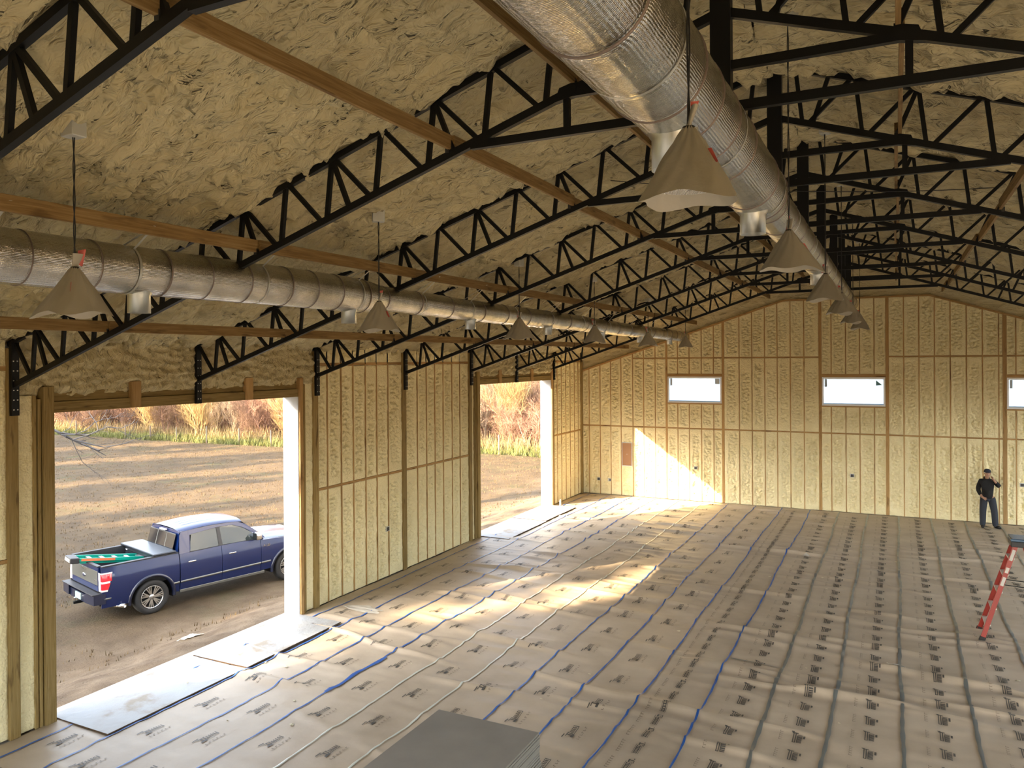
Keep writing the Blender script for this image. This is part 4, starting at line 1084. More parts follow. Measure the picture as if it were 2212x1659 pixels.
for zz in (.45, .80, 1.15, 1.45):
    t = zz / TOPZ; x = 1.17 + (TX + .10 - 1.17) * t; y = (.29 + (.17 - .29) * t) * 1.02
    MB().box(x - .015, x + .015, -y, y, zz - .012, zz + .012).build('rear_bar', M['aluminium'], lad)
for s in (-1, 1):
    MB().bar((.36, s * .205, 1.02), (.86, s * .21, 1.0), .02, .012).build('spreader', M['steel'], lad)
MB().box(TX - .10, TX + .18, -.215, .215, TOPZ - .10, TOPZ + .0, .012).build('top_block', M['blk'], lad)
MB().box(TX - .105, TX + .185, -.22, .22, TOPZ - .004, TOPZ + .045, .015).build('top_cap', M['cap'], lad)

# ---- small litter
M['clear'] = mat('clear_plastic', (.80, .82, .82), .15, 0, .6, Transmission_Weight=.7); M['cap_w'] = mat('bottle_cap', (.75, .76, .72), .5); M['scrap'] = mat('foam_scrap', (.66, .62, .46), .8)
bt = empty('water_bottle', (.28, 18.05, .006)); tag(bt, 'clear plastic water bottle standing beside the far doorway post', 'bottle')
MB().lathe([(.0, .0), (.03, .0), (.034, .02), (.033, .05), (.034, .09), (.031, .12), (.034, .15), (.03, .185), (.014, .215), (.013, .23)], 18).build('bottle_body', M['clear'], bt, True)
MB().lathe([(.0155, .215), (.0155, .238), (.0, .239)], 14).build('bottle_cap', M['cap_w'], bt, True)
def crumple(name, loc, sx, sy, h, seed, m, label, cat, n=16, zf=None):
    X, Y = np.meshgrid(np.linspace(-1, 1, n), np.linspace(-1, 1, n), indexing='ij')
    e = 1 - .35 * vnoise(np.arctan2(Y, X) * 2 + 9, X * 0 + seed, seed); PX = X * np.sqrt(1 - Y * Y / 2) * sx * e; PY = Y * np.sqrt(1 - X * X / 2) * sy * e
    Z = h * (ridge(PX / sx * 2.2 + seed, PY / sy * 2.2, seed) * .8 + .2 * vnoise(PX / sx * 6, PY / sy * 6, seed + 1)) * np.clip(1.2 - (X * X + Y * Y) ** .5 * .6, .2, 1) + .003
    g = np.array([zf(loc[0] + a, loc[1] + b) for a, b in zip(PX.ravel(), PY.ravel())]).reshape(PX.shape) - loc[2]
    o = np_mesh(name, np.stack([PX, PY, Z + g], -1).reshape(-1, 3), gridF(n, n), m); o.location = loc
    return tag(o, label, cat)
M['film_w'] = mat('thin_white_film', (.62, .60, .54), .35, 0, .5, Alpha=.75)
crumple('plastic_film_scrap', (.90, 6.32, 0), .52, .22, .03, 3, M['film_w'], 'crumpled white plastic film on the paper by the left wall', 'plastic film', 26, hf)
crumple('plastic_film_scrap', (10.62, 7.62, 0), .16, .09, .03, 5, M['film_w'], 'little scrap of clear plastic on a grey taped seam', 'plastic film', 14, hf)
crumple('paper_scrap', (8.55, 14.55, 0), .11, .10, .03, 6, M['lab_w'], 'small grey scrap lying on the paper in mid floor', 'scrap', 12, hf)
crumple('foam_offcut', (-1.9, 4.45, gz(-1.9, 4.45)), .40, .14, .06, 8, M['scrap'], 'long cream foam offcut on the dirt outside the large doorway', 'foam scrap', 14, gz)
rs = random.Random(12)
for k, (x, y) in enumerate([(9.1, 12.6), (8.0, 12.2), (12.3, 7.9), (9.3, 7.0), (9.9, 5.2), (5.9, 4.1), (6.2, 5.3), (7.0, 7.8), (11.4, 13.5), (10.6, 14.8), (8.9, 9.6), (1.15, 3.4), (.55, 2.6), (.7, 2.2), (2.2, 1.6), (3.1, 1.9), (3.4, 4.4), (1.6, 3.4), (1.35, 4.1), (12.7, 9.0), (9.25, 11.7), (2.6, 2.5)]):
    s = rs.uniform(.014, .032); onb = x < 1.06
    crumple('foam_crumb', (x, y, .045 if onb else 0.0), s * 1.5, s, s * .8, 20 + k, M['scrap'], 'pale foam crumb on the %s' % ('threshold board' if onb else 'brown floor paper'), 'foam crumb', 6, (lambda a, b: .045) if onb else hf)['group'] = 'foam crumbs'
# ================================================================== PICKUP TRUCK  (local: +x forward, +y left, z up, origin on the ground under the rear axle)
paint = mat('dark_blue_paint', (.0012, .010, .060), .28, .0, .4, Coat_Weight=.7, Coat_Roughness=.04); M['paint'] = paint
M['paint_lo'] = mat('dark_lower_paint', (.006, .010, .03), .35, .1, .5, Coat_Weight=.6, Coat_Roughness=.1)
M['trim_blk'] = mat('black_trim', (.012, .012, .014), .5); M['chrome'] = mat('chrome', (.75, .76, .78), .10, 1.0); M['satin'] = mat('satin_trim', (.17, .175, .165), .38, .7)
M['glass_t'] = mat('tinted_glass', (.012, .014, .016), .04, 0, .9); M['glass_s'] = mat('side_glass', (.045, .055, .052), .05, 0, .9, Transmission_Weight=.25)
M['tail_red'] = mat('tail_red', (.50, .008, .02), .12, 0, .7, Coat_Weight=1.0); M['tail_clear'] = mat('tail_clear', (.70, .62, .60), .15, 0, .7)
M['tyre'] = mat('tyre_rubber', (.018, .018, .018), .75); bump(M['tyre'], noise_tex(M['tyre'], coords(M['tyre']), 40, 3), .3, .006); M['alloy'] = mat('alloy_wheel', (.55, .55, .54), .28, .9); M['bedliner'] = mat('bed_liner', (.02, .021, .023), .75)
M['tbx'] = mat('toolbox_black', (.035, .042, .055), .32, .5); M['plate'] = mat('number_plate', (.40, .55, .50), .5)
g_ = -.95
TR = Vector((-5.284, 6.288)); TF = Vector((-4.346, 9.871)); hd = (TF - TR).normalized(); left = Vector((-hd.y, hd.x))
org = TR + left * .93
truck = empty('pickup_truck', (org.x, org.y, g_), math.atan2(hd.y, hd.x)); tag(truck, 'dark blue crew cab pickup truck parked outside the large doorway', 'pickup truck')
WB = 3.70; WR = .405; HWd = .955
def ybody(z, x=1.0):
    b = HWd + .035 * math.sin(max(0, min(1, (z - .42) / .9)) * PI) - .03 * max(0, (z - 1.10) / .25)
    if x > 3.9: b -= .10 * ((x - 3.9) / .8) ** 2
    if x < -.75: b -= .035 * ((-.75 - x) / .4) ** 2
    return b
def arch(x, c, R): return math.sqrt(max(0, R * R - (x - c) ** 2)) + .40 if abs(x - c) < R else 0
def side(x0, x1, bot, top, name, m, s, parent=None, n=None, rows=12, inset=0.0, thick=.03):
    n = n or max(4, int((x1 - x0) / .05)); V = []; 
    for i in range(n + 1):
        x = x0 + (x1 - x0) * i / n; zb = bot(x); zt = top(x); V.append([(x, s * (ybody(zb + (zt - zb) * k / rows, x) - inset), zb + (zt - zb) * k / rows) for k in range(rows + 1)])
    b = MB().grid(V); b.grid([[(x, y - s * thick, z) for x, y, z in r] for r in V])
    e = [V[0], V[-1], [r[0] for r in V], [r[-1] for r in V]]
    for ln in e: b.grid([ln, [(x, y - s * thick, z) for x, y, z in ln]])
    return b.build(name, m, parent or truck, True)
AR = .50
rockr = lambda x: .40 + .0 * x
botF = lambda x: max(rockr(x), arch(x, 0, AR) if abs(x) < AR else 0, arch(x, WB, AR) if abs(x - WB) < AR else 0)
bedtop = lambda x: 1.335 + .012 * (x + 1)
belt = lambda x: 1.285 + .012 * (x - .7) - .06 * max(0, (x - 2.2)) 
hoodz = lambda x: 1.265 - .06 * max(0, x - 2.9) ** 1.3
MLZ = lambda x: .615 + .012 * x
for s in (-1, 1):
    side(-1.13, .645, botF, bedtop, 'bed_side', paint, s, rows=16)
    side(.665, 1.742, lambda x: .42, belt, 'rear_door', paint, s); side(1.752, 2.835, lambda x: .42, belt, 'front_door', paint, s)
    side(2.845, 4.55, lambda x: max(.45, botF(x)), lambda x: hoodz(x) - .02, 'front_fender', paint, s, rows=16)
    # wheel-arch lips
    for c in (0, WB):
        m = MB(); P = []
        for k in range(25):
            a = -.12 + (PI + .24) * k / 24; x = c + math.cos(a) * (AR + .005); z = .40 + math.sin(a) * (AR + .005); P.append((x, z))
        m.grid([[(x + (x - c) * q, s * (ybody(max(z, .4), x) + o), z + (z - .40) * q) for (q, o) in ((-.03, -.06), (-.01, .022), (.05, .030), (.11, .008), (.115, -.02))] for x, z in P]).build('wheel_lip', M['paint_lo'], truck, True)
        # inner liner
        MB().grid([[(c + math.cos(a) * (AR + .01), s * y, .40 + math.sin(a) * (AR + .01)) for y in (.94, .50)] for a in [-.2 + (PI + .4) * k / 16 for k in range(17)]]).build('wheel_well', M['trim_blk'], truck, True)
    # bright mouldings
    for x0, x1 in ((-1.08, -.57), (.50, .64), (.67, 1.738), (1.756, 2.832), (2.85, 3.12)):
        MB().grid([[(x0 + (x1 - x0) * k / 8, s * (ybody(MLZ(x0 + (x1 - x0) * k / 8) + dz, x0) + o), MLZ(x0 + (x1 - x0) * k / 8) + dz) for dz, o in ((-.026, .0), (-.018, .016), (.018, .016), (.026, .0))] for k in range(9)]).build('moulding', M['satin'], truck, True)
    MB().box(.66, 2.95, s * .93 - .03, s * .93 + .03, .36, .43, .01).build('rocker_step', M['satin'], truck)
    for x in (.86, 1.93):
        h = MB().box(x, x + .20, s * .985 - .014, s * .985 + .03, 1.055, 1.09, .012).build('door_handle', M['chrome'], truck)
    # cab upper: pillars and window frames, leaning inward
    def yu(z): return .915 - .20 * max(0, (z - 1.27) / .55) ** 1.15
    def pl(poly, name, m, o=0.0, th_=.03):
        n = len(poly); b = MB(); A = [(x, s * (yu(z) + o), z) for x, z in poly]; B = [(x, s * (yu(z) + o - th_), z) for x, z in poly]
        b.add(A + B, [tuple(range(n)), tuple(range(2 * n - 1, n - 1, -1))] + [(i, (i + 1) % n, n + (i + 1) % n, n + i) for i in range(n)]); return b.build(name, m, truck)
    rz = lambda x: 1.80 + .06 * math.sin(max(0, min(1, (x - .7) / 1.9)) * PI)
    pl([(.67, 1.27), (.93, 1.28), (.96, 1.36), (1.0, 1.69), (.98, 1.80), (.80, 1.80), (.74, 1.70)], 'rear_pillar', paint)
    pl([(1.70, 1.29), (1.80, 1.29), (1.80, 1.78), (1.71, 1.78)], 'centre_pillar', M['trim_blk'], .002)
    pl([(.96, 1.69), (1.75, 1.755), (2.15, 1.745), (2.42, 1.64), (2.80, 1.385), (2.95, 1.29), (3.00, 1.285), (2.88, 1.42), (2.50, 1.715), (2.30, 1.80), (1.75, 1.835), (.98, 1.80)], 'roof_rail', paint, .004)
    pl([(.94, 1.30), (1.70, 1.31), (1.71, 1.745), (1.04, 1.69)], 'rear_side_window', M['glass_s'], -.012, .006)
    pl([(1.80, 1.31), (2.86, 1.29), (2.78, 1.38), (2.42, 1.63), (2.16, 1.735), (1.80, 1.745)], 'front_side_window', M['glass_s'], -.012, .006)
    pl([(.93, 1.275), (2.92, 1.275), (2.90, 1.30), (.93, 1.305)], 'belt_moulding', M['trim_blk'], .008)
    mi = empty('mirror'); mi.parent = truck
    MB().box(2.62, 2.78, s * 1.06 - .10, s * 1.06 + .10, 1.30, 1.50, .035).build('mirror_shell', M['chrome'], mi, True); MB().box(2.612, 2.624, s * 1.06 - .085, s * 1.06 + .085, 1.315, 1.485).build('mirror_glass', M['glass_t'], mi)
    MB().bar((2.70, s * .92, 1.33), (2.70, s * 1.0, 1.36), .05, .06).build('mirror_arm', M['trim_blk'], mi)
    # tail lamp
    tl = empty('tail_lamp'); tl.parent = truck
    def lamp(z0, z1, nm, m, o, x1=-.93, cut=0.0):
        b = MB(); V = [[(-1.145 + .0, s * (ybody(z, -1.13) - .16), z), (-1.15, s * (ybody(z, -1.13) - .03), z), (-1.13, s * (ybody(z, -1.1) + o), z), (x1 - (cut * (z1 - z) if cut else 0), s * (ybody(z, x1) + o), z)] for z in (z0, (z0 + z1) / 2, z1)]
        b.grid(V).build(nm, m, tl, True)
    lamp(.78, 1.20, 'lamp_surround', M['tail_clear'], .006, -.905, .28); lamp(1.01, 1.175, 'upper_lens', M['tail_red'], .014, -.93, .0); lamp(.82, .965, 'lower_lens', M['tail_red'], .014, -.96, .35)
# roof with ribs
V = []
for i in range(29):
    x = .74 + (2.42 - .74) * i / 28; row = []
    for k in range(41):
        y = -.735 + 1.47 * k / 40; e = y / .735
        z = 1.80 + .085 * math.sin(max(.0, min(1, (x - .66) / 1.95)) * PI) ** .7 + .035 * (1 - e * e) - .05 * abs(e) ** 8
        rb = sum(math.exp(-((y - c) / .028) ** 2) for c in (-.42, -.21, 0, .21, .42)); z -= .016 * rb * (1 if .95 < x < 2.15 else 0)
        row.append((x, y, z))
    V.append(row)
MB().grid(V).build('roof_panel', paint, truck, True)
# windshield, rear window, hood, cowl
MB().grid([[(2.40 + .62 * e + .05 * (1 - (y / .8) ** 2), y * (1 + .12 * e), 1.795 - .50 * e) for y in [-.72 + 1.44 * k / 12 for k in range(13)]] for e in [k / 6 for k in range(7)]]).build('windscreen', M['glass_t'], truck, True)
def rw(y0, y1, nm, m, o=0.0):
    MB().grid([[(.735 - .10 * (1 - e) - .02 + o, y, 1.33 + .40 * e) for y in (y0, (y0 + y1) / 2, y1)] for e in (0, .5, 1)]).build(nm, m, truck, True)
MB().grid([[(.76 - .12 * (1 - e), y * (1.17 - .17 * e), 1.22 + .60 * e) for y in [-.74 + 1.48 * k / 10 for k in range(11)]] for e in (0, .3, .6, .85, 1)]).build('cab_back', paint, truck, True)
rw(-.70, -.26, 'rear_glass', M['glass_t'], -.03); rw(-.225, .225, 'rear_glass', M['glass_t'], -.032); rw(.26, .70, 'rear_glass', M['glass_t'], -.03)
fr = MB()
for y in (-.243, .243): fr.bar((.59, y, 1.33), (.69, y, 1.73), .028, .012, (1, 0, 0))
fr.bar((.59, -.70, 1.325), (.59, .70, 1.325), .012, .022); fr.bar((.69, -.68, 1.74), (.69, .68, 1.74), .012, .022); fr.build('rear_glass_frame', M['satin'], truck)
MB().box(.66, .73, -.15, .15, 1.765, 1.80, .01).build('high_brake_lamp', M['tail_clear'], truck)
MB().grid([[(2.93 + 1.62 * i / 14, y * (1 - .06 * (i / 14) ** 2), 1.285 - .02 * (i / 14) - .16 * (i / 14) ** 3 + (.035 * math.exp(-(abs(y) - .45) ** 2 / .02) if 0 < i < 13 else 0) - .05 * abs(y / .9) ** 6) for y in [-.90 + 1.8 * k / 20 for k in range(21)]] for i in range(15)]).build('hood', paint, truck, True)
MB().box(2.84, 2.98, -.86, .86, 1.22, 1.275, .01).build('cowl', M['trim_blk'], truck)
for s in (-1, 1): MB().tube([(2.92, s * .30, 1.29), (2.80, s * .05 + .1, 1.42)], .010, 6).build('wiper', M['trim_blk'], truck)
# front end
MB().box(4.40, 4.66, -.86, .86, .52, .74, .03).build('front_bumper', M['chrome'], truck); MB().box(4.46, 4.58, -.60, .60, .76, 1.12, .02).build('grille', M['chrome'], truck)
for s in (-1, 1): MB().box(4.36, 4.55, s * .74 - .13, s * .74 + .13, .80, 1.14, .03).build('head_lamp', M['tail_clear'], truck)
# bed
MB().box(-1.08, .60, -.80, .80, .70, .74).build('bed_floor', M['bedliner'], truck)
for s in (-1, 1): MB().box(-1.08, .60, s * .84 - .025, s * .84 + .025, .72, 1.33).build('bed_wall', M['bedliner'], truck); MB().box(-1.12, .645, s * .885 - .055, s * .885 + .055, 1.325, 1.352, .008).build('bed_rail', M['trim_blk'], truck)
MB().box(.57, .63, -.86, .86, .72, 1.33).build('bed_front', M['bedliner'], truck)
tg = MB().box(-1.155, -1.09, -.79, .79, .76, 1.32, .015).build('tailgate', paint, truck)
MB().box(-1.163, -1.15, -.775, .775, .90, 1.225, .005).build('tailgate_panel', M['satin'], tg); MB().box(-1.17, -1.08, -.79, .79, 1.315, 1.345, .008).build('tailgate_cap', M['trim_blk'], tg)
e_ = MB(); e_.lathe([(.0, 0), (.10, 0), (.105, .006), (.09, .014), (.0, .016)], 28, Matrix.Translation((-1.165, 0, 1.03)) @ Matrix.Rotation(-PI / 2, 4, 'Y') @ Matrix.Scale(.42, 4, (1, 0, 0))); e_.build('emblem', M['chrome'], tg, True)
e2 = MB(); e2.lathe([(.0, 0), (.082, 0), (.08, .004), (.0, .005)], 28, Matrix.Translation((-1.178, 0, 1.03)) @ Matrix.Rotation(-PI / 2, 4, 'Y') @ Matrix.Scale(.40, 4, (1, 0, 0))); e2.build('emblem_field', paint, tg, True)
MB().box(-1.175, -1.15, -.12, .12, 1.165, 1.215, .01).build('tailgate_handle', M['chrome'], tg)
MB().box(-1.166, -1.160, -.74, -.60, 1.0, 1.015).build('badge', M['chrome'], tg)
# rear bumper, plate, hitch, exhaust
b = MB().prism([(-1.30, -.93), (-1.06, -.97), (-1.06, -.55), (-1.33, -.50)], 'z', .50, .73).prism([(-1.33, .50), (-1.06, .55), (-1.06, .97), (-1.30, .93)], 'z', .50, .73).box(-1.29, -1.06, -.52, .52, .47, .66)
rb_ = b.build('rear_bumper', M['paint_lo'], truck); MB().box(-1.335, -1.06, -.94, .94, .725, .745, .006).build('bumper_top', M['trim_blk'], rb_); MB().box(-1.305, -1.29, -.16, .16, .50, .64).build('number_plate', M['plate'], rb_)
hi = MB().bar((-1.0, 0, .42), (-1.40, 0, .42), .06, .06).build('hitch', M['steel'], truck); MB().lathe([(.0, .10), (.02, .095), (.026, .075), (.018, .05), (.015, .0)], 14, Matrix.Translation((-1.37, 0, .45))).build('hitch_ball', M['chrome'], hi, True)
MB().lathe([(.045, 0), (.045, .30), (.038, .30), (.038, .1), (.0, .1)], 20, Matrix.Translation((-.78, -.78, .36)) @ Matrix.Rotation(PI / 2 - .1, 4, 'X') @ Matrix.Rotation(.35, 4, 'Y')).build('exhaust_pipe', M['chrome'], truck, True)
MB().box(-1.0, 4.3, -.45, .45, .32, .62).build('chassis', M['trim_blk'], truck); MB().box(.7, 2.9, -.86, .86, .40, .62).build('cab_floor', M['trim_blk'], truck)
# seats and wheel seen dimly through the glass
for x in (1.15, 2.0):
    for s in (-1, 1): MB().box(x - .10, x + .06, s * .40 - .24, s * .40 + .24, .9, 1.45, .05).build('seat_back', M['trim_blk'], truck)
# fender badge lettering
cu = bpy.data.curves.new('badge_text', 'FONT'); cu.body = 'F-150'; cu.size = .085; cu.shear = .3; cu.extrude = .004
to = bpy.data.objects.new('badge_text', cu); COL.objects.link(to)
dg = bpy.context.evaluated_depsgraph_get(); tm = bpy.data.meshes.new_from_object(to.evaluated_get(dg)); bpy.data.objects.remove(to, do_unlink=True)
tm.materials.clear(); tm.materials.append(M['chrome'])
for s in (-1, 1):
    ob = link('fender_badge', tm, truck); ob.location = (2.90 if s < 0 else 3.2, s * (ybody(1.06, 3) + .006), 1.06); ob.rotation_euler = (PI / 2, 0, 0 if s < 0 else PI)
# wheels
def wheel(x, s, steer=0.0):
    w = empty('wheel'); w.parent = truck; w.location = (x, s * .83, WR); w.rotation_euler = (0, 0, steer)
    A = Matrix.Rotation(-PI / 2 * s, 4, 'X')          # local z -> outward
    MB().lathe([(.262, .10), (.285, .125), (.34, .135), (.385, .125), (.403, .095), (.405, .0), (.403, -.095), (.385, -.125), (.34, -.135), (.27, -.12)], 56, A).build('tyre', M['tyre'], w, True)
    r = MB().lathe([(.262, .10), (.268, .118), (.255, .118), (.245, .08), (.24, -.10)], 48, A).build('rim', M['alloy'], w, True)
    MB().lathe([(.24, .02), (.0, .0)], 32, A).build('brake', M['trim_blk'], w)
    sp_ = MB()
    for k in range(7):
        a0 = 2 * PI * k / 7
        for da in (-.11, .11, .33):
            a = a0 + da; c, d = math.cos(a), math.sin(a); ci, si = math.cos(a0 + da * .55), math.sin(a0 + da * .55)
            P0 = A @ Vector((ci * .055, si * .055, .085)); P1 = A @ Vector((c * .252, d * .252, .098)); sp_.bar(P0, P1, .026, .018, (0, s, 0))
    sp_.build('spokes', M['alloy'], w)
    MB().lathe([(.0, .108), (.04, .106), (.062, .095), (.066, .06)], 24, A).build('hub_cap', M['alloy'], w, True)
for x in (0, WB):
    for s in (-1, 1): wheel(x, s)

# ---- things carried in the bed
tb = empty('truck_toolbox', truck.matrix_basis @ Vector((.30, 0, 0)), truck.rotation_euler.z); tag(tb, 'black crossover tool box behind the cab of the blue pickup', 'tool box')
MB().box(-.22, .24, -.78, .78, .98, 1.352, .01).build('box_body', M['tbx'], tb); MB().box(-.27, .28, -.955, .955, 1.354, 1.405, .018).build('box_lid', M['tbx'], tb)
for y in (-.70, .70): MB().lathe([(.0, .02), (.03, .018), (.034, .0)], 14, Matrix.Translation((-.22, y, 1.26)) @ Matrix.Rotation(-PI / 2, 4, 'Y')).build('latch', M['chrome'], tb, True)
for k in range(5): MB().box(-.226, -.218, -.6, .6, 1.02 + k * .06, 1.035 + k * .06).build('tread_rib', M['steel'], tb)
gl = empty('folded_ladder', truck.matrix_basis @ Vector((-.30, -.05, 1.22)), truck.rotation_euler.z + .16); gl.rotation_euler = (0, .10, truck.rotation_euler.z - .10)
tag(gl, 'folded green and orange step ladder lying in the pickup bed', 'ladder')
for y, o in ((-.20, .0), (.20, .0)):
    MB().bar((-1.05, y, .10), (.55, y, .03), .03, .075).build('front_rail', M['green'], gl); MB().bar((-1.0, y * .86, .035), (.50, y * .86, -.03), .025, .05).build('rear_rail', M['green'], gl)
MB().bar((-.98, -.218, .098), (-.25, -.218, .066), .004, .055).build('orange_label', M['orange'], gl)
for k in range(5): MB().box(-.8 + k * .28, -.72 + k * .28, -.19, .19, .07 - k * .012, .10 - k * .012).build('step', M['aluminium'], gl)
MB().box(-1.22, -1.02, -.24, .24, .02, .15, .02).build('top_cap', M['blk'], gl)
MB().box(-1.225, -1.215, -.20, .20, .05, .12).build('cap_trim', M['lab_w'], gl)
# ================================================================== PERSON on the far side of the floor
skin_m = mat('skin', (.36, .20, .13), .55); hood_m = mat('black_hoodie', (.006, .006, .007), .9); jean_m = mat('dark_jeans', (.022, .027, .038), .85); shoe_m = mat('dark_shoe', (.010, .010, .010), .7)
bump(hood_m, noise_tex(hood_m, coords(hood_m), 14, 3), .4, .02); bump(jean_m, noise_tex(jean_m, coords(jean_m), 16, 3), .4, .015)
cap_m = mat('navy_cap', (.012, .016, .03), .8); mesh_m = mat('pale_cap_mesh', (.55, .55, .55), .8); hair_m = mat('dark_hair', (.02, .015, .01), .8); eye_m = mat('eye_dark', (.02, .015, .012), .3); phone_m = mat('phone_black', (.01, .01, .012), .2)
def skin_obj(name, pts, edges, m, parent, root=0, sub=2):
    me = bpy.data.meshes.new(name); me.from_pydata([p[:3] for p in pts], edges, [])
    o = bpy.data.objects.new(name, me); COL.objects.link(o)
    o.modifiers.new('skin', 'SKIN'); sd = o.modifiers.new('sub', 'SUBSURF'); sd.levels = sub; sd.render_levels = sub
    lay = me.skin_vertices[0].data
    for i, p in enumerate(pts):
        r = p[3]; lay[i].radius = r if isinstance(r, tuple) else (r, r); lay[i].use_root = (i == root)
    dg = bpy.context.evaluated_depsgraph_get(); nm = bpy.data.meshes.new_from_object(o.evaluated_get(dg)); bpy.data.objects.remove(o, do_unlink=True)
    nm.name = name; nm.materials.clear(); nm.materials.append(m)
    return link(name, nm, parent, True)
def chain(a): return [(a[i], a[i + 1]) for i in range(len(a) - 1)]
# local frame: faces -y (toward the viewer), +x is the picture's right
per = empty('person', (13.03, 20.20, 0)); tag(per, 'person in black hoodie and cap, one hand raised to the face', 'person')
B = []; E_ = []
def add(x, y, z, r): B.append((x, y, z, r)); return len(B) - 1
pel = add(.0, .02, .93, .10); ch1 = add(-.005, .02, 1.12, .11); ch2 = add(-.012, .02, 1.30, .12); nk0 = add(-.02, .01, 1.43, .065); nk1 = add(-.015, -.005, 1.49, .052)
E_ += chain([pel, ch1, ch2, nk0, nk1])
hd0 = add(-.01, -.03, 1.545, (.066, .078)); hd1 = add(-.005, -.025, 1.61, (.074, .088)); hd2 = add(-.005, -.012, 1.675, (.066, .080)); E_ += chain([nk1, hd0, hd1, hd2])
lx = [add(-.10, .02, .88, .082), add(-.125, .0, .50, .058), add(-.13, .03, .10, .042), add(-.135, -.06, .045, .038)]; E_ += chain([pel] + lx)
rx = [add(.10, .02, .88, .082), add(.16, -.01, .50, .058), add(.19, .03, .10, .042), add(.27, -.05, .045, .038)]; E_ += chain([pel] + rx)
# picture-left arm hangs with the thumb at the pocket; picture-right arm is raised to the face
la = [add(-.17, .02, 1.385, .055), add(-.235, .05, 1.12, .044), add(-.165, -.10, .93, .033), add(-.11, -.135, .885, .03)]; E_ += chain([ch2] + la)
ra = [add(.15, .02, 1.385, .055), add(.285, -.02, 1.235, .044), add(.165, -.13, 1.405, .032), add(.115, -.14, 1.475, .028)]; E_ += chain([ch2] + ra)
for (hand, d, spread) in ((la[-1], (.045, -.012, -.012), (.006, .004, .022)), (ra[-1], (-.018, .002, .045), (.014, -.016, .004))):
    hx, hy, hz, _ = B[hand]
    for f, ln in enumerate((.85, 1.0, .95, .75)):
        k = f - 1.5; a = add(hx + spread[0] * k + d[0] * .8, hy + spread[1] * k + d[1] * .8, hz + spread[2] * k + d[2] * .8, .0098); b = add(hx + spread[0] * k + d[0] * 1.7 * ln, hy + spread[1] * k + d[1] * 1.7 * ln - .006, hz + spread[2] * k + d[2] * 1.7 * ln, .0085)
        E_ += chain([hand, a, b])
    a = add(hx + d[0] * .2 + .012, hy - .026, hz + d[2] * .2 + .01, .010); b = add(hx + d[0] * .8 + .016, hy - .036, hz + d[2] * .8 + .014, .009); E_ += chain([hand, a, b])
skin_obj('body', B, E_, skin_m, per, pel)
# face
MB().lathe([(.0, -.022), (.011, -.012), (.016, .004), (.006, .022)], 10, Matrix.Translation((-.005, -.118, 1.60)) @ Matrix.Rotation(.25, 4, 'X')).build('nose', skin_m, per, True)
for s in (-1, 1):
    MB().lathe([(.0, -.008), (.010, -.004), (.010, .004), (.0, .008)], 10, Matrix.Translation((-.005 + s * .030, -.103, 1.622))).build('eye', eye_m, per, True)
    MB().lathe([(.0, -.03), (.014, -.02), (.017, .008), (.0, .03)], 10, Matrix.Translation((-.005 + s * .078, -.01, 1.605)) @ Matrix.Scale(.5, 4, (1, 0, 0))).build('ear', skin_m, per, True)
MB().box(-.030, .020, -.108, -.098, 1.558, 1.566, .003).build('mouth', mat('lip', (.26, .10, .08), .5), per)
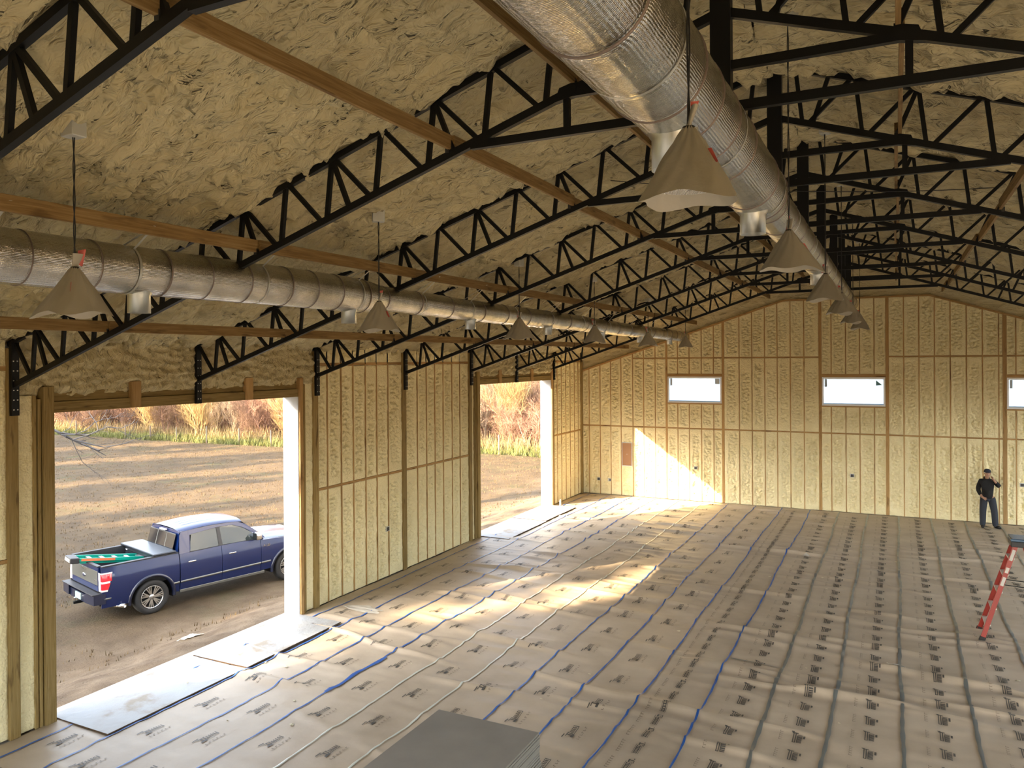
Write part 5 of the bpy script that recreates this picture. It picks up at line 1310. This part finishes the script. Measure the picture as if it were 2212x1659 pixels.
# clothes
C = [(.0, .02, .80, (.185, .150)), (-.005, .02, 1.04, (.185, .155)), (-.012, .02, 1.26, (.185, .145)), (-.015, .02, 1.39, (.115, .105)), (-.02, .012, 1.47, (.082, .085)),
     (-.185, .02, 1.375, .078), (-.245, .05, 1.12, .070), (-.185, -.08, .955, .050), (.165, .02, 1.375, .078), (.295, -.02, 1.232, .068), (.195, -.115, 1.365, .048)]
skin_obj('hoodie', C, chain([0, 1, 2, 3, 4]) + chain([2, 5, 6, 7]) + chain([2, 8, 9, 10]), hood_m, per, 0)
skin_obj('hood', [(-.09, .075, 1.455, .045), (-.02, .105, 1.475, .055), (.055, .075, 1.455, .042)], chain([0, 1, 2]), hood_m, per, 1)
skin_obj('jeans', [(.0, .02, 1.0, (.160, .128)), (-.095, .02, .84, .115), (-.125, .0, .50, .096), (-.132, .02, .03, .082), (.105, .02, .84, .115), (.165, -.01, .50, .096), (.195, .02, .03, .084)], chain([0, 1, 2, 3]) + chain([0, 4, 5, 6]), jean_m, per, 0)
for pts in ([(-.13, .06, .055, .052), (-.133, -.02, .05, .050), (-.138, -.13, .040, .042)], [(.185, .05, .055, .052), (.23, -.02, .05, .050), (.32, -.10, .040, .042)]):
    skin_obj('shoe', pts, chain([0, 1, 2]), shoe_m, per, 1)
cp = MB().lathe([(.097, .0), (.100, .03), (.088, .075), (.05, .105), (.0, .112)], 28, Matrix.Translation((-.008, -.015, 1.635)) @ Matrix.Scale(.92, 4, (1, 0, 0))).build('cap', cap_m, per, True)
MB().grid([[(-.005 + .075 * math.sin(a) + .04 * e, -.095 - .085 * e * math.cos(a) * 1.0, 1.645 + .008 * e + .01 * math.cos(a)) for e in (0, .5, 1)] for a in [-1.2 + 2.4 * k / 10 for k in range(11)]]).build('cap_bill', cap_m, cp, True)
MB().grid([[(-.008 - .094 * math.cos(a) * (1 - .25 * e), -.015 + .098 * math.sin(a) * (1 - .2 * e), 1.632 + .085 * e) for e in (0, .35, .7, 1)] for a in [-.9 + 2.4 * k / 12 for k in range(13)]]).build('cap_mesh_panel', mesh_m, cp, True)
q_ = random.Random(4)
t_ = -58.0; k_ = 0
while t_ < -9:
    gap = (-46 < t_ < -43) or (-35.5 < t_ < -33.5) or (-26 < t_ < -24.2) or (-17.5 < t_ < -16)
    if not gap: pine(t_, q_.uniform(0, 5), q_.uniform(18.5, 26), k_)
    t_ += q_.uniform(1.9, 3.6); k_ += 1
for k, (t, back, h) in enumerate([(-9, 1, 20), (-6.5, 2, 22), (-4, 0, 23), (-1.6, 1, 23.6), (.9, 0, 24.0), (3.4, 2, 24.6), (6.2, 0, 24), (9.2, 2, 24), (12.5, 0, 23), (16, 2, 23), (20, 0, 23), (24, 1, 22)]):
    pine(t, back, h, k)
